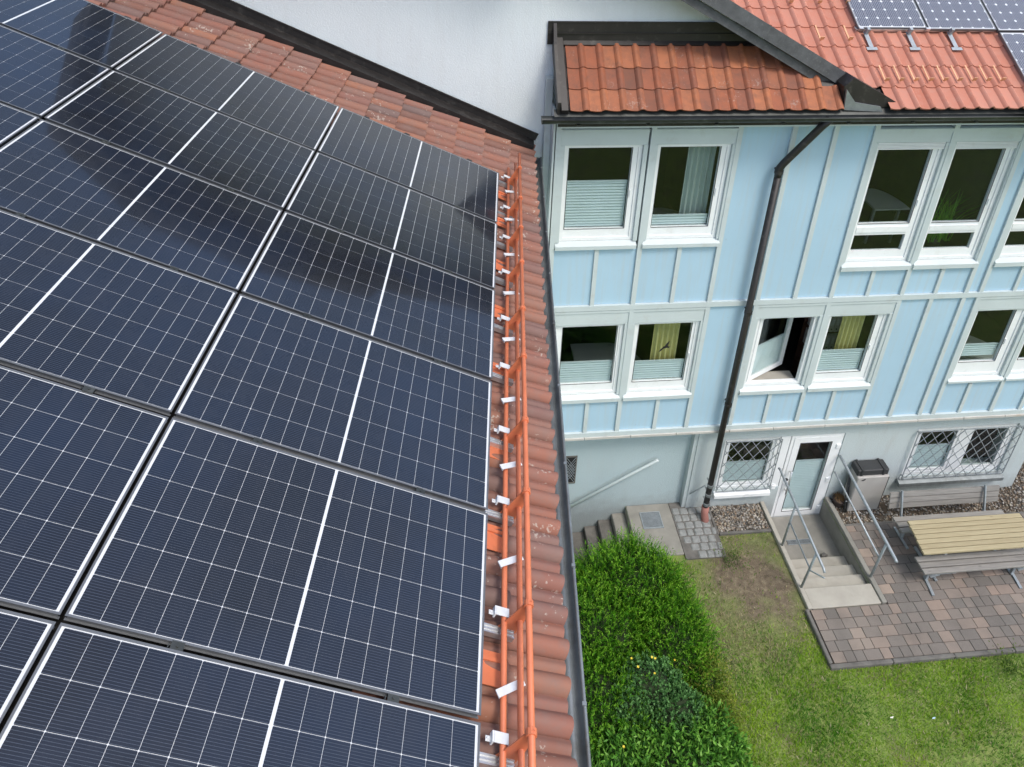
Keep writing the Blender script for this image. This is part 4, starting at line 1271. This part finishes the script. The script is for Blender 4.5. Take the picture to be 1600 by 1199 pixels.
# ================================================================== HEDGE AND SHRUBS
def foliage(name, parent, blobs, n, leaf_len, leaf_w, per, c_lo, c_hi, updir, spread, seed, tipcol=None, broad=False):
    """sprigs on and inside lumpy blobs: each sprig carries `per` small leaves"""
    r = np.random.default_rng(seed)
    vol = np.array([b[3] * b[4] + b[4] * b[5] + b[3] * b[5] for b in blobs]); pick = r.choice(len(blobs), n, p=vol / vol.sum())
    B = np.array(blobs)[pick]
    d = r.normal(size=(n, 3)); d /= np.linalg.norm(d, axis=1)[:, None]; d[:, 2] = np.abs(d[:, 2]) * 1.0 - .15
    rad = 1 - np.abs(r.normal(0, .20, n)) - (.08 if not broad else 0); rad = np.clip(rad + .07 * fbm(d[:, 0] * 3 + B[:, 0], d[:, 1] * 3 + B[:, 1], 2, seed), .4, 1.12)
    p = B[:, :3] + d * rad[:, None] * B[:, 3:6]
    out = d / B[:, 3:6]; out /= np.linalg.norm(out, axis=1)[:, None]
    ax = out * (1 - updir) + np.array([0, 0, updir]) + r.normal(0, spread, (n, 3)); ax /= np.linalg.norm(ax, axis=1)[:, None]
    t = np.linspace(0, 1, per)[None, :, None]
    sl = leaf_len * r.uniform(2.0, 3.6, (n, 1, 1)) * (2.1 * r.uniform(.6, 1.25, (n, 1, 1)) if not broad else .7)
    q = p[:, None] + ax[:, None] * t * sl
    ld = ax[:, None] * .75 + r.normal(0, .6 if broad else .38, (n, per, 3)); ld /= np.linalg.norm(ld, axis=2)[..., None]
    sd = np.cross(ld, r.normal(size=(n, per, 3))); sd /= np.linalg.norm(sd, axis=2)[..., None]
    ll = leaf_len * r.uniform(.7, 1.25, (n, per, 1)); lw = leaf_w * r.uniform(.7, 1.2, (n, per, 1))
    a = q; b = q + ld * ll * .45 + sd * lw; c = q + ld * ll; e = q + ld * ll * .45 - sd * lw
    V = np.stack([a, b, c, e], 2).reshape(-1, 3)
    F = np.arange(len(V)).reshape(-1, 4)
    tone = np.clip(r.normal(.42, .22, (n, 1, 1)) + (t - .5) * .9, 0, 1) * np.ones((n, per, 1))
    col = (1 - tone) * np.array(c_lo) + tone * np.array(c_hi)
    if tipcol is not None:
        tip = (t > .75) * (r.uniform(0, 1, (n, 1, 1)) < .6)
        col = np.where(tip, np.array(tipcol), col)
    col = np.repeat(col.reshape(-1, 3), 4, 0)
    return put(name, np_mesh(name, V, F, 'leaf', col), parent)
def core(parent, blobs, k_=.80):  # added dark lumps that block the view through a bush
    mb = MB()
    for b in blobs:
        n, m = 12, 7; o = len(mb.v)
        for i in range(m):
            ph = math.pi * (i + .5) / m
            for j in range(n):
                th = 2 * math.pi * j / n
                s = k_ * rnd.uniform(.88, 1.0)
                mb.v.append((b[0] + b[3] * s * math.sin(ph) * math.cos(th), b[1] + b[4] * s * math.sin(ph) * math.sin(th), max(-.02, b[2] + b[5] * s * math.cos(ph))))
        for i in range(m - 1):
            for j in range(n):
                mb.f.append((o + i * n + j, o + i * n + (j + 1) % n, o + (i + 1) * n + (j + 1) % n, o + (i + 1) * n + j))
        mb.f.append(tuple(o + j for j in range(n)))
    part('dark_core', mb, 'inner_green', parent)
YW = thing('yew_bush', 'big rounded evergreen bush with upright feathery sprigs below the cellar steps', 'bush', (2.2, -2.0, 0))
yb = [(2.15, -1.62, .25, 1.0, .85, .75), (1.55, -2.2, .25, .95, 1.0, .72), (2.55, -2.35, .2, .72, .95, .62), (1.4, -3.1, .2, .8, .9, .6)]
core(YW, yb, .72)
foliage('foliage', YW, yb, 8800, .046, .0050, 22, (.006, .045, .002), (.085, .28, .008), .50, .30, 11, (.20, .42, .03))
FL = thing('flowering_bush', 'blue-green small-leaved shrub with a few yellow flowers', 'bush', (2.2, -3.25, 0))
fb = [(2.05, -3.12, .45, .50, .42, .48), (2.35, -3.45, .35, .45, .40, .42), (1.75, -3.3, .4, .35, .35, .4)]
core(FL, fb, .75)
foliage('foliage', FL, fb, 2400, .034, .014, 7, (.035, .11, .03), (.13, .29, .085), .3, .5, 12, None, True)
fmesh = MB()
for i in range(5):
    a = i * 2 * math.pi / 5
    fmesh.add([(0, 0, 0), (.018 * math.cos(a - .5), .018 * math.sin(a - .5), .004), (.030 * math.cos(a), .030 * math.sin(a), .006), (.018 * math.cos(a + .5), .018 * math.sin(a + .5), .004)], [(0, 1, 2, 3)])
fme = fmesh.mesh('flower', 'flower_yellow')
for x, y, z in ((1.82, -2.95, .93), (1.88, -3.08, .95), (2.1, -2.98, .97), (2.14, -3.0, .97), (2.42, -3.02, .92), (2.08, -3.2, .98), (1.5, -3.95, .80)):
    put('flower', fme, FL, Matrix.Translation((x, y, z)) @ Matrix.Scale(.65, 4) @ Matrix.Rotation(rnd.uniform(-.4, .4), 4, 'X') @ Matrix.Rotation(rnd.uniform(0, 3), 4, 'Z'))
LB = thing('laurel_bush', 'dark glossy broad-leaved shrub at the bottom of the garden', 'bush', (2.2, -4.2, 0))
lb = [(2.3, -4.25, .25, .85, .75, .62), (1.5, -4.3, .25, .7, .8, .6), (2.75, -3.85, .15, .42, .6, .48), (2.0, -5.1, .25, 1.0, .6, .6)]
core(LB, lb, .76)
foliage('foliage', LB, lb, 5200, .075, .014, 7, (.025, .10, .012), (.11, .30, .034), .35, .5, 13, (.17, .37, .05), True)
YS = thing('light_shrub', 'loose yellow-green shrub between the yew bush and the lawn', 'bush', (3.0, -3.0, 0))
ys_ = [(2.95, -2.95, .15, .34, .42, .36), (3.02, -3.45, .1, .26, .35, .28)]
core(YS, ys_, .6)
foliage('foliage', YS, ys_, 900, .040, .007, 8, (.07, .12, .015), (.20, .26, .03), .45, .5, 14, (.28, .30, .05))
def weed(x, y, label, seed, s=1.):
    W_ = thing('weed_clump', label, 'weed', (x, y, 0))
    foliage('foliage', W_, [(x, y, .0, .12 * s, .10 * s, .10 * s)], 70, .05, .008, 5, (.05, .10, .015), (.13, .2, .03), .4, .6, seed)
weed(4.12, -1.0, 'green weed tuft at the corner of the cobbled patch', 21, 1.3)
weed(7.75, -3.05, 'green dandelion tuft at the edge of the terrace kerb', 22, 1.0)
# a few scraps lying on the lawn
for x, y, c, nm, lb_ in ((5.55, -3.58, 'binder_white', 'paper_scrap', 'small white scrap of paper lying on the lawn'), (6.15, -3.64, 'blue_panel', 'plastic_scrap', 'tiny blue scrap lying on the lawn'), (4.52, -4.28, 'concrete_pale', 'wood_chip', 'pale stick lying at the bottom of the lawn')):
    t = thing(nm, lb_, 'litter', (x, y, .05))
    part('piece', MB().prism([(x - .026, y - .007, .045), (x + .012, y - .010, .048), (x + .030, y + .006, .058), (x + .004, y + .009, .05), (x - .018, y + .006, .046)], (0, 0, .003)), c, t)
